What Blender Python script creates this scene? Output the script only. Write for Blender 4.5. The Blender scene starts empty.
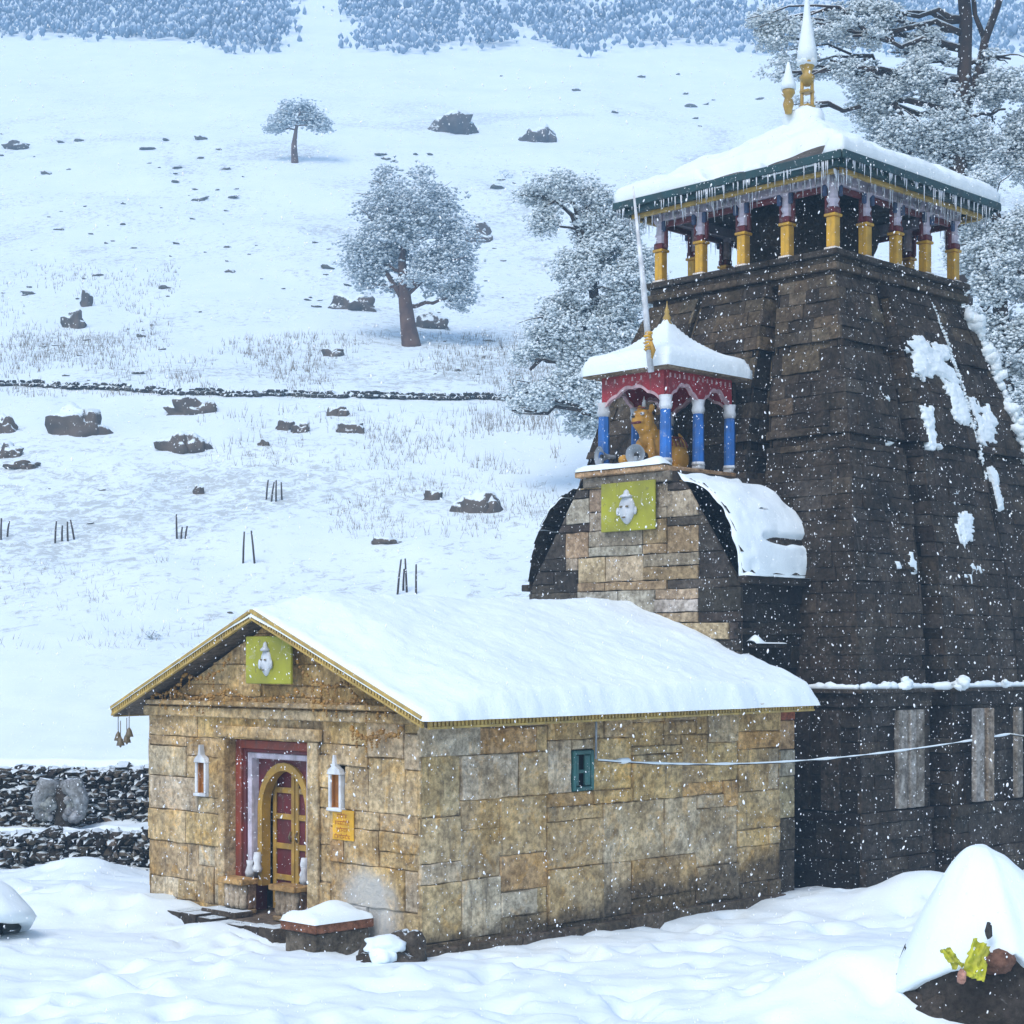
import bpy, bmesh, math, random
from mathutils import Vector, Matrix, noise

# ------------------------------------------------------------------ camera, sky, sun, exposure
SC = bpy.context.scene
COL = SC.collection
F = 1800.0; HORIZON = 660.0; EYE = 3.2
cam_d = bpy.data.cameras.new("camera"); cam = bpy.data.objects.new("camera", cam_d); COL.objects.link(cam)
cam.location = (0, 0, EYE); cam.rotation_euler = (math.radians(90), 0, 0)
cam_d.sensor_width = 36.0; cam_d.lens = 36.0 * F / 1024.0
cam_d.shift_y = (HORIZON - 512.0) / 1024.0
cam_d.clip_start = 0.1; cam_d.clip_end = 2000
SC.camera = cam
SUN_EL = math.radians(52); SUN_AZ = math.radians(208)      # compass azimuth, clockwise from +Y
W = bpy.data.worlds.new("World"); SC.world = W; W.use_nodes = True
_n = W.node_tree.nodes; _bg = _n["Background"]
_sky = _n.new("ShaderNodeTexSky"); _sky.sky_type = 'NISHITA'; _sky.sun_disc = False
_sky.sun_elevation = SUN_EL; _sky.sun_rotation = SUN_AZ
_sky.air_density = 1.0; _sky.dust_density = 1.0; _sky.ozone_density = 0.6
W.node_tree.links.new(_sky.outputs[0], _bg.inputs[0]); _bg.inputs[1].default_value = 0.15
sun_d = bpy.data.lights.new("sun", 'SUN'); sun_d.energy = 1.15; sun_d.angle = math.radians(34); sun_d.color = (1.0, 0.97, 0.93)
sun = bpy.data.objects.new("sun", sun_d); COL.objects.link(sun)
_sd = Vector((math.sin(SUN_AZ) * math.cos(SUN_EL), math.cos(SUN_AZ) * math.cos(SUN_EL), math.sin(SUN_EL)))
sun.rotation_euler = _sd.to_track_quat('Z', 'Y').to_euler(); sun.location = _sd * 60
SC.view_settings.view_transform = 'Standard'; SC.view_settings.look = 'None'
SC.view_settings.exposure = 0.62; SC.view_settings.gamma = 1.0
SC.render.engine = 'CYCLES'
SC.cycles.use_denoising = True
SC.cycles.max_bounces = 6; SC.cycles.diffuse_bounces = 3; SC.cycles.volume_bounces = 1

# ------------------------------------------------------------------ helpers
S2 = math.sqrt(0.5)
MX, MY = -2.84, 21.34                     # middle of the hall's front, ground
def T(t, u, z): return Vector((MX + S2 * (t - u), MY + S2 * (t + u), z))
def px_at(px, py, d): return Vector(((px - 512) / F * d, d, EYE + (HORIZON - py) / F * d))
def sstep(a, b, x):
    x = min(1.0, max(0.0, (x - a) / (b - a))); return x * x * (3 - 2 * x)
def nz(x, y, z=0.0): return noise.noise(Vector((x, y, z)))

class MB:
    def __init__(s): s.v = []; s.f = []; s.c = []; s.m = []; s.sm = []
    def add(s, vs, fs, col=(1, 1, 1), mi=0, smooth=False):
        b = len(s.v); s.v.extend(tuple(p) for p in vs)
        for f in fs:
            s.f.append(tuple(b + i for i in f)); s.c.append(col); s.m.append(mi); s.sm.append(smooth)
    def box(s, x0, x1, y0, y1, z0, z1, col=(1, 1, 1), mi=0):
        x0, x1 = min(x0, x1), max(x0, x1); y0, y1 = min(y0, y1), max(y0, y1); z0, z1 = min(z0, z1), max(z0, z1)
        b = min(0.012, (x1 - x0) * .2, (y1 - y0) * .2, (z1 - z0) * .2)
        vs = []
        for sx in (0, 1):
            for sy in (0, 1):
                for sz in (0, 1):
                    X = x1 if sx else x0; Y = y1 if sy else y0; Z = z1 if sz else z0
                    dx = -b if sx else b; dy = -b if sy else b; dz = -b if sz else b
                    vs += [(X, Y + dy, Z + dz), (X + dx, Y, Z + dz), (X + dx, Y + dy, Z)]
        def i(sx, sy, sz, k): return (sx * 4 + sy * 2 + sz) * 3 + k
        fs = []
        for a in (0, 1):
            q = [i(a, 0, 0, 0), i(a, 1, 0, 0), i(a, 1, 1, 0), i(a, 0, 1, 0)]; fs.append(q if a else q[::-1])
            q = [i(0, a, 0, 1), i(0, a, 1, 1), i(1, a, 1, 1), i(1, a, 0, 1)]; fs.append(q if a else q[::-1])
            q = [i(0, 0, a, 2), i(1, 0, a, 2), i(1, 1, a, 2), i(0, 1, a, 2)]; fs.append(q if a else q[::-1])
        for a in (0, 1):
            for c in (0, 1):
                q = [i(a, c, 0, 0), i(a, c, 1, 0), i(a, c, 1, 1), i(a, c, 0, 1)]; fs.append(q if a == c else q[::-1])
                q = [i(a, 0, c, 0), i(a, 1, c, 0), i(a, 1, c, 2), i(a, 0, c, 2)]; fs.append(q[::-1] if a == c else q)
                q = [i(0, a, c, 1), i(1, a, c, 1), i(1, a, c, 2), i(0, a, c, 2)]; fs.append(q if a == c else q[::-1])
                for e in (0, 1):
                    q = [i(a, c, e, 0), i(a, c, e, 1), i(a, c, e, 2)]
                    fs.append(q if (a + c + e) % 2 else q[::-1])
        s.add(vs, fs, col, mi)
    def tube(s, pts, rad, n=8, col=(1, 1, 1), mi=0, cap=True):
        pts = [Vector(p) for p in pts]; vs = []; fs = []
        if not isinstance(rad, (list, tuple)): rad = [rad] * len(pts)
        up = None
        for i, p in enumerate(pts):
            d = (pts[min(i + 1, len(pts) - 1)] - pts[max(i - 1, 0)])
            d = d.normalized() if d.length > 1e-9 else Vector((0, 0, 1))
            if up is None:
                up = Vector((1, 0, 0)) if abs(d.x) < .8 else Vector((0, 1, 0))
            a = (up - d * up.dot(d)).normalized(); up = a; b = d.cross(a)
            for k in range(n):
                w = 2 * math.pi * k / n
                vs.append(p + (a * math.cos(w) + b * math.sin(w)) * rad[i])
        for i in range(len(pts) - 1):
            for k in range(n):
                k2 = (k + 1) % n
                fs.append((i * n + k, i * n + k2, (i + 1) * n + k2, (i + 1) * n + k))
        if cap:
            fs.append(tuple(range(n))[::-1]); fs.append(tuple((len(pts) - 1) * n + k for k in range(n)))
        s.add(vs, fs, col, mi, True)
    def lathe(s, prof, c=(0, 0, 0), n=16, col=(1, 1, 1), mi=0, M=None, smooth=True):
        vs = []; fs = []
        for r, z in prof:
            for k in range(n):
                w = 2 * math.pi * k / n; p = Vector((r * math.cos(w), r * math.sin(w), z))
                if M is not None: p = M @ p
                vs.append((p.x + c[0], p.y + c[1], p.z + c[2]))
        for i in range(len(prof) - 1):
            for k in range(n):
                k2 = (k + 1) % n; fs.append((i * n + k, i * n + k2, (i + 1) * n + k2, (i + 1) * n + k))
        fs.append(tuple(range(n))[::-1]); fs.append(tuple((len(prof) - 1) * n + k for k in range(n)))
        s.add(vs, fs, col, mi, smooth)
    def prism(s, poly, mapf, o0, o1, col=(1, 1, 1), mi=0):
        n = len(poly); vs = [mapf(a, z, o0) for a, z in poly] + [mapf(a, z, o1) for a, z in poly]
        fs = [tuple(range(n))[::-1], tuple(range(n, 2 * n))] + [(i, (i + 1) % n, n + (i + 1) % n, n + i) for i in range(n)]
        s.add(vs, fs, col, mi)
    def blob(s, c, r, rng, sub=1, rough=.25, col=(1, 1, 1), mi=0, smooth=True, rot=True):
        vs, fs = ICO[sub]
        if not isinstance(r, (tuple, list)): r = (r, r, r)
        sd = rng.uniform(0, 99); w = rng.uniform(0, 6.28) if rot else 0; cw, sw = math.cos(w), math.sin(w); out = []
        for x, y, z in vs:
            k = 1 + rough * 1.6 * nz(x * 1.7 + sd, y * 1.7 - sd, z * 1.7 + sd * .3)
            x, y, z = x * r[0] * k, y * r[1] * k, z * r[2] * k
            out.append((c[0] + x * cw - y * sw, c[1] + x * sw + y * cw, c[2] + z))
        s.add(out, fs, col, mi, smooth)
    def grid(s, fn, nu, nv, col=(1, 1, 1), mi=0, smooth=True, wrap=False):
        vs = []; fs = []
        for i in range(nu + 1):
            for j in range(nv + (0 if wrap else 1)): vs.append(fn(i / nu, j / nv))
        m = nv if wrap else nv + 1
        for i in range(nu):
            for j in range(nv):
                j2 = (j + 1) % m
                fs.append((i * m + j, i * m + j2, (i + 1) * m + j2, (i + 1) * m + j))
        s.add(vs, fs, col, mi, smooth)
    def mesh(s, name, mats, org=(0, 0, 0)):
        me = bpy.data.meshes.new(name); o = org
        me.from_pydata([(p[0] - o[0], p[1] - o[1], p[2] - o[2]) for p in s.v], [], s.f)
        for m in (mats if isinstance(mats, (list, tuple)) else [mats]): me.materials.append(m)
        me.polygons.foreach_set("material_index", s.m); me.polygons.foreach_set("use_smooth", s.sm)
        at = me.color_attributes.new("Col", 'FLOAT_COLOR', 'CORNER'); d = []
        for p in me.polygons:
            c = s.c[p.index]; d.extend((c[0], c[1], c[2], 1.0) * p.loop_total)
        at.data.foreach_set("color", d)
        me.update(); return me

def _ico(sub):
    bm = bmesh.new(); bmesh.ops.create_icosphere(bm, subdivisions=sub, radius=1.0)
    bm.verts.ensure_lookup_table()
    r = ([tuple(v.co) for v in bm.verts], [tuple(v.index for v in f.verts) for f in bm.faces]); bm.free(); return r
ICO = {k: _ico(k) for k in (1, 2, 3, 4)}

ROOTORG = {}
def tagp(o, label=None, cat=None, group=None, kind=None):
    if label: o["label"] = label
    if cat: o["category"] = cat
    if group: o["group"] = group
    if kind: o["kind"] = kind
    return o
def root(name, org, label, cat, temple=True, group=None, kind=None):
    """an Empty at a thing's base; org in temple coordinates (t,u,z) or world"""
    o = bpy.data.objects.new(name, None); COL.objects.link(o); o.empty_display_size = .3
    if temple: o.location = T(*org); o.rotation_euler = (0, 0, math.radians(45))
    else: o.location = org
    ROOTORG[o.name] = tuple(org); return tagp(o, label, cat, group, kind)
def part(name, mb, mats, parent):
    p = parent
    while p.parent: p = p.parent
    o = bpy.data.objects.new(name, mb.mesh(name, mats, ROOTORG[p.name])); COL.objects.link(o); o.parent = parent; return o
def single(name, mb, mats, org, label=None, cat=None, temple=True, group=None, kind=None):
    o = bpy.data.objects.new(name, mb.mesh(name, mats, org)); COL.objects.link(o)
    if temple: o.location = T(*org); o.rotation_euler = (0, 0, math.radians(45))
    else: o.location = org
    return tagp(o, label, cat, group, kind)
def copy_tree(o, parent=None):
    c = o.copy(); COL.objects.link(c)
    if parent: c.parent = parent
    for ch in list(o.children): copy_tree(ch, c)
    return c

# ------------------------------------------------------------------ materials
def newmat(name):
    m = bpy.data.materials.new(name); m.use_nodes = True
    nt = m.node_tree; return m, nt, nt.nodes, nt.links, nt.nodes["Principled BSDF"]
def nd(nodes, typ, **kw):
    n = nodes.new(typ)
    for k, v in kw.items(): setattr(n, k, v)
    return n
def tex(nodes, links, co, scale, detail=4, rough=.55, dist=0.0):
    n = nodes.new("ShaderNodeTexNoise"); n.inputs["Scale"].default_value = scale; n.inputs["Detail"].default_value = detail
    n.inputs["Roughness"].default_value = rough; n.inputs["Distortion"].default_value = dist
    links.new(co, n.inputs["Vector"]); return n.outputs["Fac"]
def ramp(nodes, links, x, a, b, ca=0.0, cb=1.0):
    n = nodes.new("ShaderNodeMapRange"); n.interpolation_type = 'SMOOTHSTEP'
    for k, v in zip(("From Min", "From Max", "To Min", "To Max"), (a, b, ca, cb)): n.inputs[k].default_value = v
    links.new(x, n.inputs["Value"]); return n.outputs["Result"]
def mth(nodes, links, op, a, b):
    n = nodes.new("ShaderNodeMath"); n.operation = op
    for i, v in enumerate((a, b)):
        if isinstance(v, (int, float)): n.inputs[i].default_value = v
        else: links.new(v, n.inputs[i])
    return n.outputs[0]
def mix(nodes, links, fac, a, b, typ='MIX'):
    n = nodes.new("ShaderNodeMix"); n.data_type = 'RGBA'; n.blend_type = typ
    for sock, v in ((n.inputs[0], fac), (n.inputs[6], a), (n.inputs[7], b)):
        if isinstance(v, (int, float)): sock.default_value = v
        elif isinstance(v, tuple): sock.default_value = (v[0], v[1], v[2], 1)
        else: links.new(v, sock)
    return n.outputs[2]
def bump(nodes, links, bs, h, strength, dist=.02):
    n = nodes.new("ShaderNodeBump"); n.inputs["Strength"].default_value = strength; n.inputs["Distance"].default_value = dist
    links.new(h, n.inputs["Height"]); links.new(n.outputs[0], bs.inputs["Normal"])
def scaled(nodes, links, co, sx, sy, sz):
    n = nodes.new("ShaderNodeMapping"); n.inputs["Scale"].default_value = (sx, sy, sz); links.new(co, n.inputs["Vector"]); return n.outputs[0]

SNOWC = (.79, .87, .90)
def snow_mat(name, sc=6.0, st=.35, lumps=True):
    m, nt, N, L, B = newmat(name)
    co = nd(N, "ShaderNodeTexCoord").outputs["Object"]
    a = tex(N, L, co, sc, 6, .6); b = tex(N, L, co, sc * 9, 3, .6)
    h = mth(N, L, 'ADD', a, mth(N, L, 'MULTIPLY', b, .18))
    big = tex(N, L, co, sc * .2, 3)
    c = mix(N, L, ramp(N, L, big, .35, .65), (.77, .855, .89), (.80, .878, .90))
    L.new(c, B.inputs["Base Color"]); B.inputs["Roughness"].default_value = .75
    B.inputs["Specular IOR Level"].default_value = .25
    bump(N, L, B, h, st, .06); return m

def stone_mat(name, tint=None, wet_dark=None, streak=.5, spots=.5, bumpst=.6, snow=0.0, gain=1.0, fine=1.0, splash=None, frost=0.0, lime=0.0):
    """weathered masonry; the face colour of each block comes from the Col attribute"""
    m, nt, N, L, B = newmat(name)
    co = nd(N, "ShaderNodeTexCoord").outputs["Object"]
    at = nd(N, "ShaderNodeAttribute", attribute_name="Col").outputs["Color"]
    n1 = tex(N, L, co, 2.3 * fine, 6, .65, .4); n2 = tex(N, L, co, 14 * fine, 6, .7); n3 = tex(N, L, scaled(N, L, co, 7, 7, .7), 1.0 * fine, 5, .65)
    n4 = tex(N, L, co, 5.0 * fine, 8, .75, .8)
    if tint is not None:
        tn = tex(N, L, co, .9, 5, .6, .6); tn2 = tex(N, L, co, 3.1, 6, .7, 1.0)
        tc_ = mix(N, L, ramp(N, L, tn, .36, .62), tint[0], tint[1]); tc_ = mix(N, L, ramp(N, L, tn2, .50, .66), tc_, tint[2])
        at = mix(N, L, tint[3], at, tc_)
    c = mix(N, L, 1.0, at, mix(N, L, ramp(N, L, n1, .3, .72), (.62, .58, .52), (1.28, 1.26, 1.22)), 'MULTIPLY')
    c = mix(N, L, 1.0, c, mix(N, L, ramp(N, L, n2, .3, .7), (.55, .52, .49), (1.42, 1.41, 1.40)), 'MULTIPLY')
    c = mix(N, L, ramp(N, L, n3, .56, .74, 0, streak), c, (.055, .045, .036))
    c = mix(N, L, ramp(N, L, n4, .58, .68, 0, spots), c, (.07, .055, .04))
    n5 = tex(N, L, co, 4.1 * fine, 8, .75, 1.2)
    c = mix(N, L, ramp(N, L, n5, .62, .70, 0, spots * .55), c, (.50, .49, .46))
    if lime:
        n6 = tex(N, L, scaled(N, L, co, 4.5, 4.5, .38), 1.0, 6, .7, .5); n7 = tex(N, L, co, .7, 3)
        c = mix(N, L, mth(N, L, 'MULTIPLY', ramp(N, L, n6, .56, .72, 0, lime), ramp(N, L, n7, .42, .62)), c, (.30, .28, .25))
    if wet_dark is not None:
        z = nd(N, "ShaderNodeSeparateXYZ"); L.new(co, z.inputs[0])
        wv = mth(N, L, 'MULTIPLY', mth(N, L, 'SUBTRACT', tex(N, L, scaled(N, L, co, 1, 1, .5), 1.6, 6, .65), .5), .85)
        lim = mth(N, L, 'ADD', mth(N, L, 'MULTIPLY', z.outputs[0], wet_dark[1]), wet_dark[0])
        dlt = mth(N, L, 'SUBTRACT', mth(N, L, 'ADD', lim, wv), z.outputs[2])
        c = mix(N, L, ramp(N, L, dlt, -.10, .22, 0, .86), c, mix(N, L, ramp(N, L, n2, .35, .65), (.028, .021, .015), (.095, .072, .05)))
    if splash is not None:
        g = nd(N, "ShaderNodeVectorMath", operation='DISTANCE'); L.new(co, g.inputs[0]); g.inputs[1].default_value = splash[0]
        dd = mth(N, L, 'ADD', g.outputs["Value"], mth(N, L, 'MULTIPLY', mth(N, L, 'SUBTRACT', n1, .5), .35))
        c = mix(N, L, ramp(N, L, dd, splash[1], splash[1] * .45, 0, .75), c, (.46, .47, .46))
    if frost:
        fl = nd(N, "ShaderNodeTexVoronoi"); fl.inputs["Scale"].default_value = 16; L.new(scaled(N, L, co, 1, 1, .7), fl.inputs["Vector"])
        k = mth(N, L, 'SUBTRACT', .16, fl.outputs["Distance"]); k = mth(N, L, 'ADD', k, mth(N, L, 'MULTIPLY', mth(N, L, 'SUBTRACT', n1, .52), .75))
        c = mix(N, L, ramp(N, L, k, .0, .06, 0, frost), c, (.46, .47, .48))
    if gain != 1.0: c = mix(N, L, 1.0, c, (gain, gain, gain), 'MULTIPLY')
    if snow:
        g = nd(N, "ShaderNodeNewGeometry"); s = nd(N, "ShaderNodeSeparateXYZ"); L.new(g.outputs["Normal"], s.inputs[0])
        k = mth(N, L, 'ADD', s.outputs[2], mth(N, L, 'MULTIPLY', mth(N, L, 'SUBTRACT', n4, .5), .9))
        c = mix(N, L, ramp(N, L, k, snow, snow + .1), c, SNOWC)
    L.new(c, B.inputs["Base Color"]); B.inputs["Roughness"].default_value = .85; B.inputs["Specular IOR Level"].default_value = .25
    h = mth(N, L, 'ADD', mth(N, L, 'MULTIPLY', n2, .5), n4); bump(N, L, B, h, bumpst, .055); return m

def paint_mat(name, col, wear=.3, wearcol=(.25, .2, .15), rough=.6, scale=18, metal=0.0):
    m, nt, N, L, B = newmat(name)
    co = nd(N, "ShaderNodeTexCoord").outputs["Object"]
    a = tex(N, L, co, scale, 6, .7); b = tex(N, L, co, scale * .25, 4)
    c = mix(N, L, ramp(N, L, b, .3, .7), tuple(x * .62 + .012 for x in col), tuple(min(1, x * 1.08) for x in col))
    if wear > 0:
        g = tex(N, L, co, scale * .6, 7, .75, 1.0); c = mix(N, L, ramp(N, L, g, .57, .68, 0, .45), c, (.46, .45, .44)); g2 = tex(N, L, scaled(N, L, co, 9, 9, 1.1), 1.0, 5, .7); c = mix(N, L, ramp(N, L, g2, .52, .75, 0, .5), c, (.07, .06, .05))
    c = mix(N, L, ramp(N, L, a, .60, .66, 0, wear), c, wearcol)
    L.new(c, B.inputs["Base Color"]); B.inputs["Roughness"].default_value = rough; B.inputs["Metallic"].default_value = metal
    bump(N, L, B, a, .25, .01); return m

def snowy_mat(name, col, col2, thr, soft=.18, scale=3.0, rough=.9):
    """foliage or rock that carries snow on its upward faces"""
    m, nt, N, L, B = newmat(name)
    co = nd(N, "ShaderNodeTexCoord").outputs["Object"]
    a = tex(N, L, co, scale, 6, .7); b = tex(N, L, co, scale * .3, 3)
    c = mix(N, L, ramp(N, L, b, .35, .65), col, col2)
    g = nd(N, "ShaderNodeNewGeometry"); s = nd(N, "ShaderNodeSeparateXYZ"); L.new(g.outputs["Normal"], s.inputs[0])
    k = mth(N, L, 'ADD', s.outputs[2], mth(N, L, 'MULTIPLY', mth(N, L, 'SUBTRACT', a, .5), 1.1))
    c = mix(N, L, ramp(N, L, k, thr, thr + soft), c, SNOWC)
    L.new(c, B.inputs["Base Color"]); B.inputs["Roughness"].default_value = rough; B.inputs["Specular IOR Level"].default_value = .2
    bump(N, L, B, a, .5, .05); return m

def ground_mat():
    m = snow_mat("snow_ground", 1.6, .42); nt = m.node_tree; N, L = nt.nodes, nt.links; B = N["Principled BSDF"]
    co = [n for n in N if n.type == 'TEX_COORD'][0].outputs["Object"]; src = B.inputs["Base Color"].links[0].from_socket
    z = nd(N, "ShaderNodeSeparateXYZ"); L.new(co, z.inputs[0])
    fine = tex(N, L, scaled(N, L, co, 1.1, .8, 1.1), 2.2, 7, .78, .6); area_ = tex(N, L, scaled(N, L, co, 1, .6, 1), .075, 4, .6, .8)
    k = mth(N, L, 'ADD', fine, mth(N, L, 'MULTIPLY', mth(N, L, 'SUBTRACT', area_, .5), .62))
    f = mth(N, L, 'MULTIPLY', ramp(N, L, k, .515, .64, 0, .58), ramp(N, L, z.outputs[1], 30, 46))
    f = mth(N, L, 'MULTIPLY', f, ramp(N, L, z.outputs[1], 230, 150))
    L.new(mix(N, L, f, src, (.30, .31, .27)), B.inputs["Base Color"]); return m
M_ground = ground_mat()
M_roofsnow = snow_mat("roof_snow", 4.5, .42)
M_lump = snow_mat("snow_lump", 5.0, .30)
M_hall = stone_mat("hall_stone", tint=((.52, .36, .15), (.44, .36, .24), (.56, .345, .11), .52), gain=1.34, wet_dark=(.20, .085), streak=.6, spots=.6, bumpst=.95, frost=.25, splash=((-.02, -1.75, .42), .62))
M_dark = stone_mat("tower_stone", tint=((.080, .062, .048), (.15, .120, .092), (.042, .036, .031), .50), lime=.42, streak=.9, spots=.6, bumpst=1.0, gain=.60, frost=.6)
M_darkest = stone_mat("dark_stone", streak=.3, spots=.3, bumpst=.9, gain=.55, frost=.25)  # darker untinted stone for the tower grooves, its low front and the vault sides
M_plaster = stone_mat("flaked_limewash", tint=((.36, .35, .33), (.22, .20, .17), (.10, .085, .07), .5), streak=.85, spots=.85, bumpst=.9, frost=.2)
M_vault = stone_mat("vault_stone", gain=1.15, frost=.3, streak=.5, spots=.45, bumpst=.7)
M_block = stone_mat("rough_block", streak=.5, spots=.5, bumpst=.9, snow=.86)
M_dry = stone_mat("drystone", streak=.2, spots=.3, bumpst=.9, snow=.62, fine=1.6)
M_hillwall = stone_mat("hill_wall_stone", streak=.1, spots=.2, bumpst=.9, snow=.30)
M_rock = snowy_mat("boulder", (.085, .075, .066), (.14, .115, .095), .50, .18, 3.4)
M_pebble = snowy_mat("hill_stone", (.11, .11, .10), (.17, .16, .14), .45, .3, 3.0)
M_leaf = snowy_mat("snowy_leaves", (.13, .16, .17), (.24, .27, .28), -1.2, .6, 3.2)
M_leaf2 = snowy_mat("frosted_leaves", (.36, .43, .49), (.46, .52, .57), -.8, .9, 3.0)
M_bark = snowy_mat("bark", (.045, .034, .028), (.085, .058, .042), .22, .3, 5.0)
M_barkred = snowy_mat("red_bark", (.10, .058, .042), (.16, .095, .065), .55, .3, 5.0)
M_hazeforest = snowy_mat("far_forest", (.20, .29, .41), (.27, .36, .48), .35, .9, .8)  # blue and paleness of distance haze are put into this colour
M_yellow = paint_mat("ochre_paint", (.44, .26, .04), .75, (.22, .12, .03))
M_pillar = paint_mat("yellow_paint", (.66, .37, .03), .65, (.30, .2, .05))
M_trim = paint_mat("carved_trim", (.50, .34, .08), .5, (.2, .12, .04), scale=30)
M_red = paint_mat("maroon_paint", (.13, .012, .016), .6, (.08, .02, .02))
M_rust = paint_mat("rust_red", (.26, .045, .018), .45, (.12, .05, .03))
M_brightred = paint_mat("red_paint", (.34, .018, .028), .75, (.55, .30, .30), scale=20)
M_pink = paint_mat("faded_pink", (.55, .36, .38), .4, (.7, .68, .7), scale=22)
M_lav = paint_mat("lavender_paint", (.60, .55, .64), .55, (.65, .62, .66))
M_blue = paint_mat("blue_paint", (.018, .15, .50), .55, (.05, .10, .25))
M_dullblue = paint_mat("dull_blue", (.05, .09, .20), .5, (.25, .27, .32))
M_white = paint_mat("white_paint", (.72, .75, .78), .5, (.5, .5, .52))
M_teal = paint_mat("teal_paint", (.010, .055, .062), .5, (.05, .06, .05))
M_tealw = paint_mat("window_paint", (.035, .15, .135), .5, (.02, .08, .07))
M_black = paint_mat("dark_recess", (.012, .010, .009), .0)
M_board = paint_mat("lime_board", (.36, .36, .02), .85, (.20, .19, .04), scale=7)
M_mask = paint_mat("silver_mask", (.62, .66, .70), .45, (.30, .33, .36), .45, 14)
M_tiger = paint_mat("tiger_paint", (.60, .30, .03), .65, (.34, .14, .02), scale=14)
M_gold = paint_mat("gold_finial", (.50, .32, .06), .6, (.35, .2, .05), .4)
M_grey = paint_mat("grey_metal", (.30, .34, .38), .3, (.15, .16, .17), .5)
M_brass = paint_mat("old_brass", (.16, .12, .06), .4, (.06, .05, .04), .45)
M_sign = paint_mat("sign_yellow", (.78, .42, .01), .15, (.6, .3, .02))
M_ink = paint_mat("red_ink", (.42, .10, .01), .0)
M_slate = stone_mat("slate", streak=.3, spots=.4, bumpst=.6)
M_wood = paint_mat("weathered_wood", (.07, .055, .045), .4, (.13, .11, .09), .85)
M_orangewood = paint_mat("orange_panel", (.34, .13, .02), .55, (.14, .06, .02))
M_cloth = paint_mat("lime_cloth", (.50, .50, .02), .9, (.16, .17, .02), scale=26)
M_straw = paint_mat("dry_stalk", (.30, .26, .20), .2)
M_marigold = paint_mat("dry_marigold", (.36, .19, .035), .4, (.15, .07, .02))
def _ice():
    m, nt, N, L, B = newmat("ice")
    B.inputs["Base Color"].default_value = (.80, .86, .92, 1); B.inputs["Roughness"].default_value = .12
    B.inputs["Transmission Weight"].default_value = .35; B.inputs["IOR"].default_value = 1.31; return m
M_ice = _ice()
def _flake():
    m, nt, N, L, B = newmat("snowflake"); B.inputs["Base Color"].default_value = (.92, .94, .96, 1)
    B.inputs["Roughness"].default_value = .9; B.inputs["Subsurface Weight"].default_value = 0; return m
M_flake = _flake()

# ------------------------------------------------------------------ terrain
PROF = [(28.7, 1.62), (32, 2.05), (42, 3.75), (50, 5.9), (58, 8.4), (65, 11.2), (72, 13.8), (80, 16.2), (92, 19.5), (110, 25.6),
        (135, 35.8), (160, 47.4), (195, 63.5), (235, 82.5), (262, 97), (285, 112), (310, 121), (340, 126)]
def prof(d):
    if d <= PROF[0][0]: return PROF[0][1]
    for (a, za), (b, zb) in zip(PROF, PROF[1:]):
        if d <= b: return za + (zb - za) * (d - a) / (b - a)
    return PROF[-1][1]
def psm(d): w = .05 * d; return (prof(d - w) + 2 * prof(d) + prof(d + w)) / 4 if d > 33 else prof(d)
BUMPS = [(5.3, 23.3, .42, .7), (6.6, 23.6, .3, .8), (4.0, 23.6, .10, .8), (3.2, 16.7, .38, .9), (4.2, 17.6, .30, 1.1), (-5.6, 22.9, .34, .8), (-4.4, 22.4, .22, .7), (-6.3, 26.6, .28, .7),
         (-3.4, 21.0, .12, .5), (-7.4, 24.5, .12, 1.6), (6.5, 21.5, .2, 1.0), (-1.3, 18.4, .10, .6), (2.2, 22.0, -.06, 1.2), (0, 20.6, -.05, .8),
         (-6.0, 19.6, .14, .9), (-3.0, 18.6, .10, .5), (-2.9, 20.0, .10, .4)]
_pr = random.Random(77); PITS = {}
def _pit(x, y, r, h):
    for i in range(math.floor((x - 2 * r) * 2), math.floor((x + 2 * r) * 2) + 1):
        for j in range(math.floor((y - 2 * r) * 2), math.floor((y + 2 * r) * 2) + 1): PITS.setdefault((i, j), []).append((x, y, r, h))
for x0, y0, x1, y1, n in ((-5.5, 15.2, -2.4, 20.0, 30), (-2.4, 20.0, -4.6, 21.6, 12), (-4.5, 15.5, 3.0, 17.2, 40), (-1, 17.5, 3.4, 21.5, 26), (3.4, 21.5, 6, 23, 10), (-7.5, 25.5, -5, 22.5, 14)):
    for k in range(n):
        f = k / n; px_, py_ = x0 + (x1 - x0) * f + _pr.gauss(0, .35), y0 + (y1 - y0) * f + _pr.gauss(0, .45)
        _pit(px_, py_, _pr.uniform(.13, .22), -_pr.uniform(.06, .13)); _pit(px_ + _pr.uniform(-.3, .3), py_ + _pr.uniform(-.3, .3), _pr.uniform(.10, .2), _pr.uniform(.03, .08))
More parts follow.
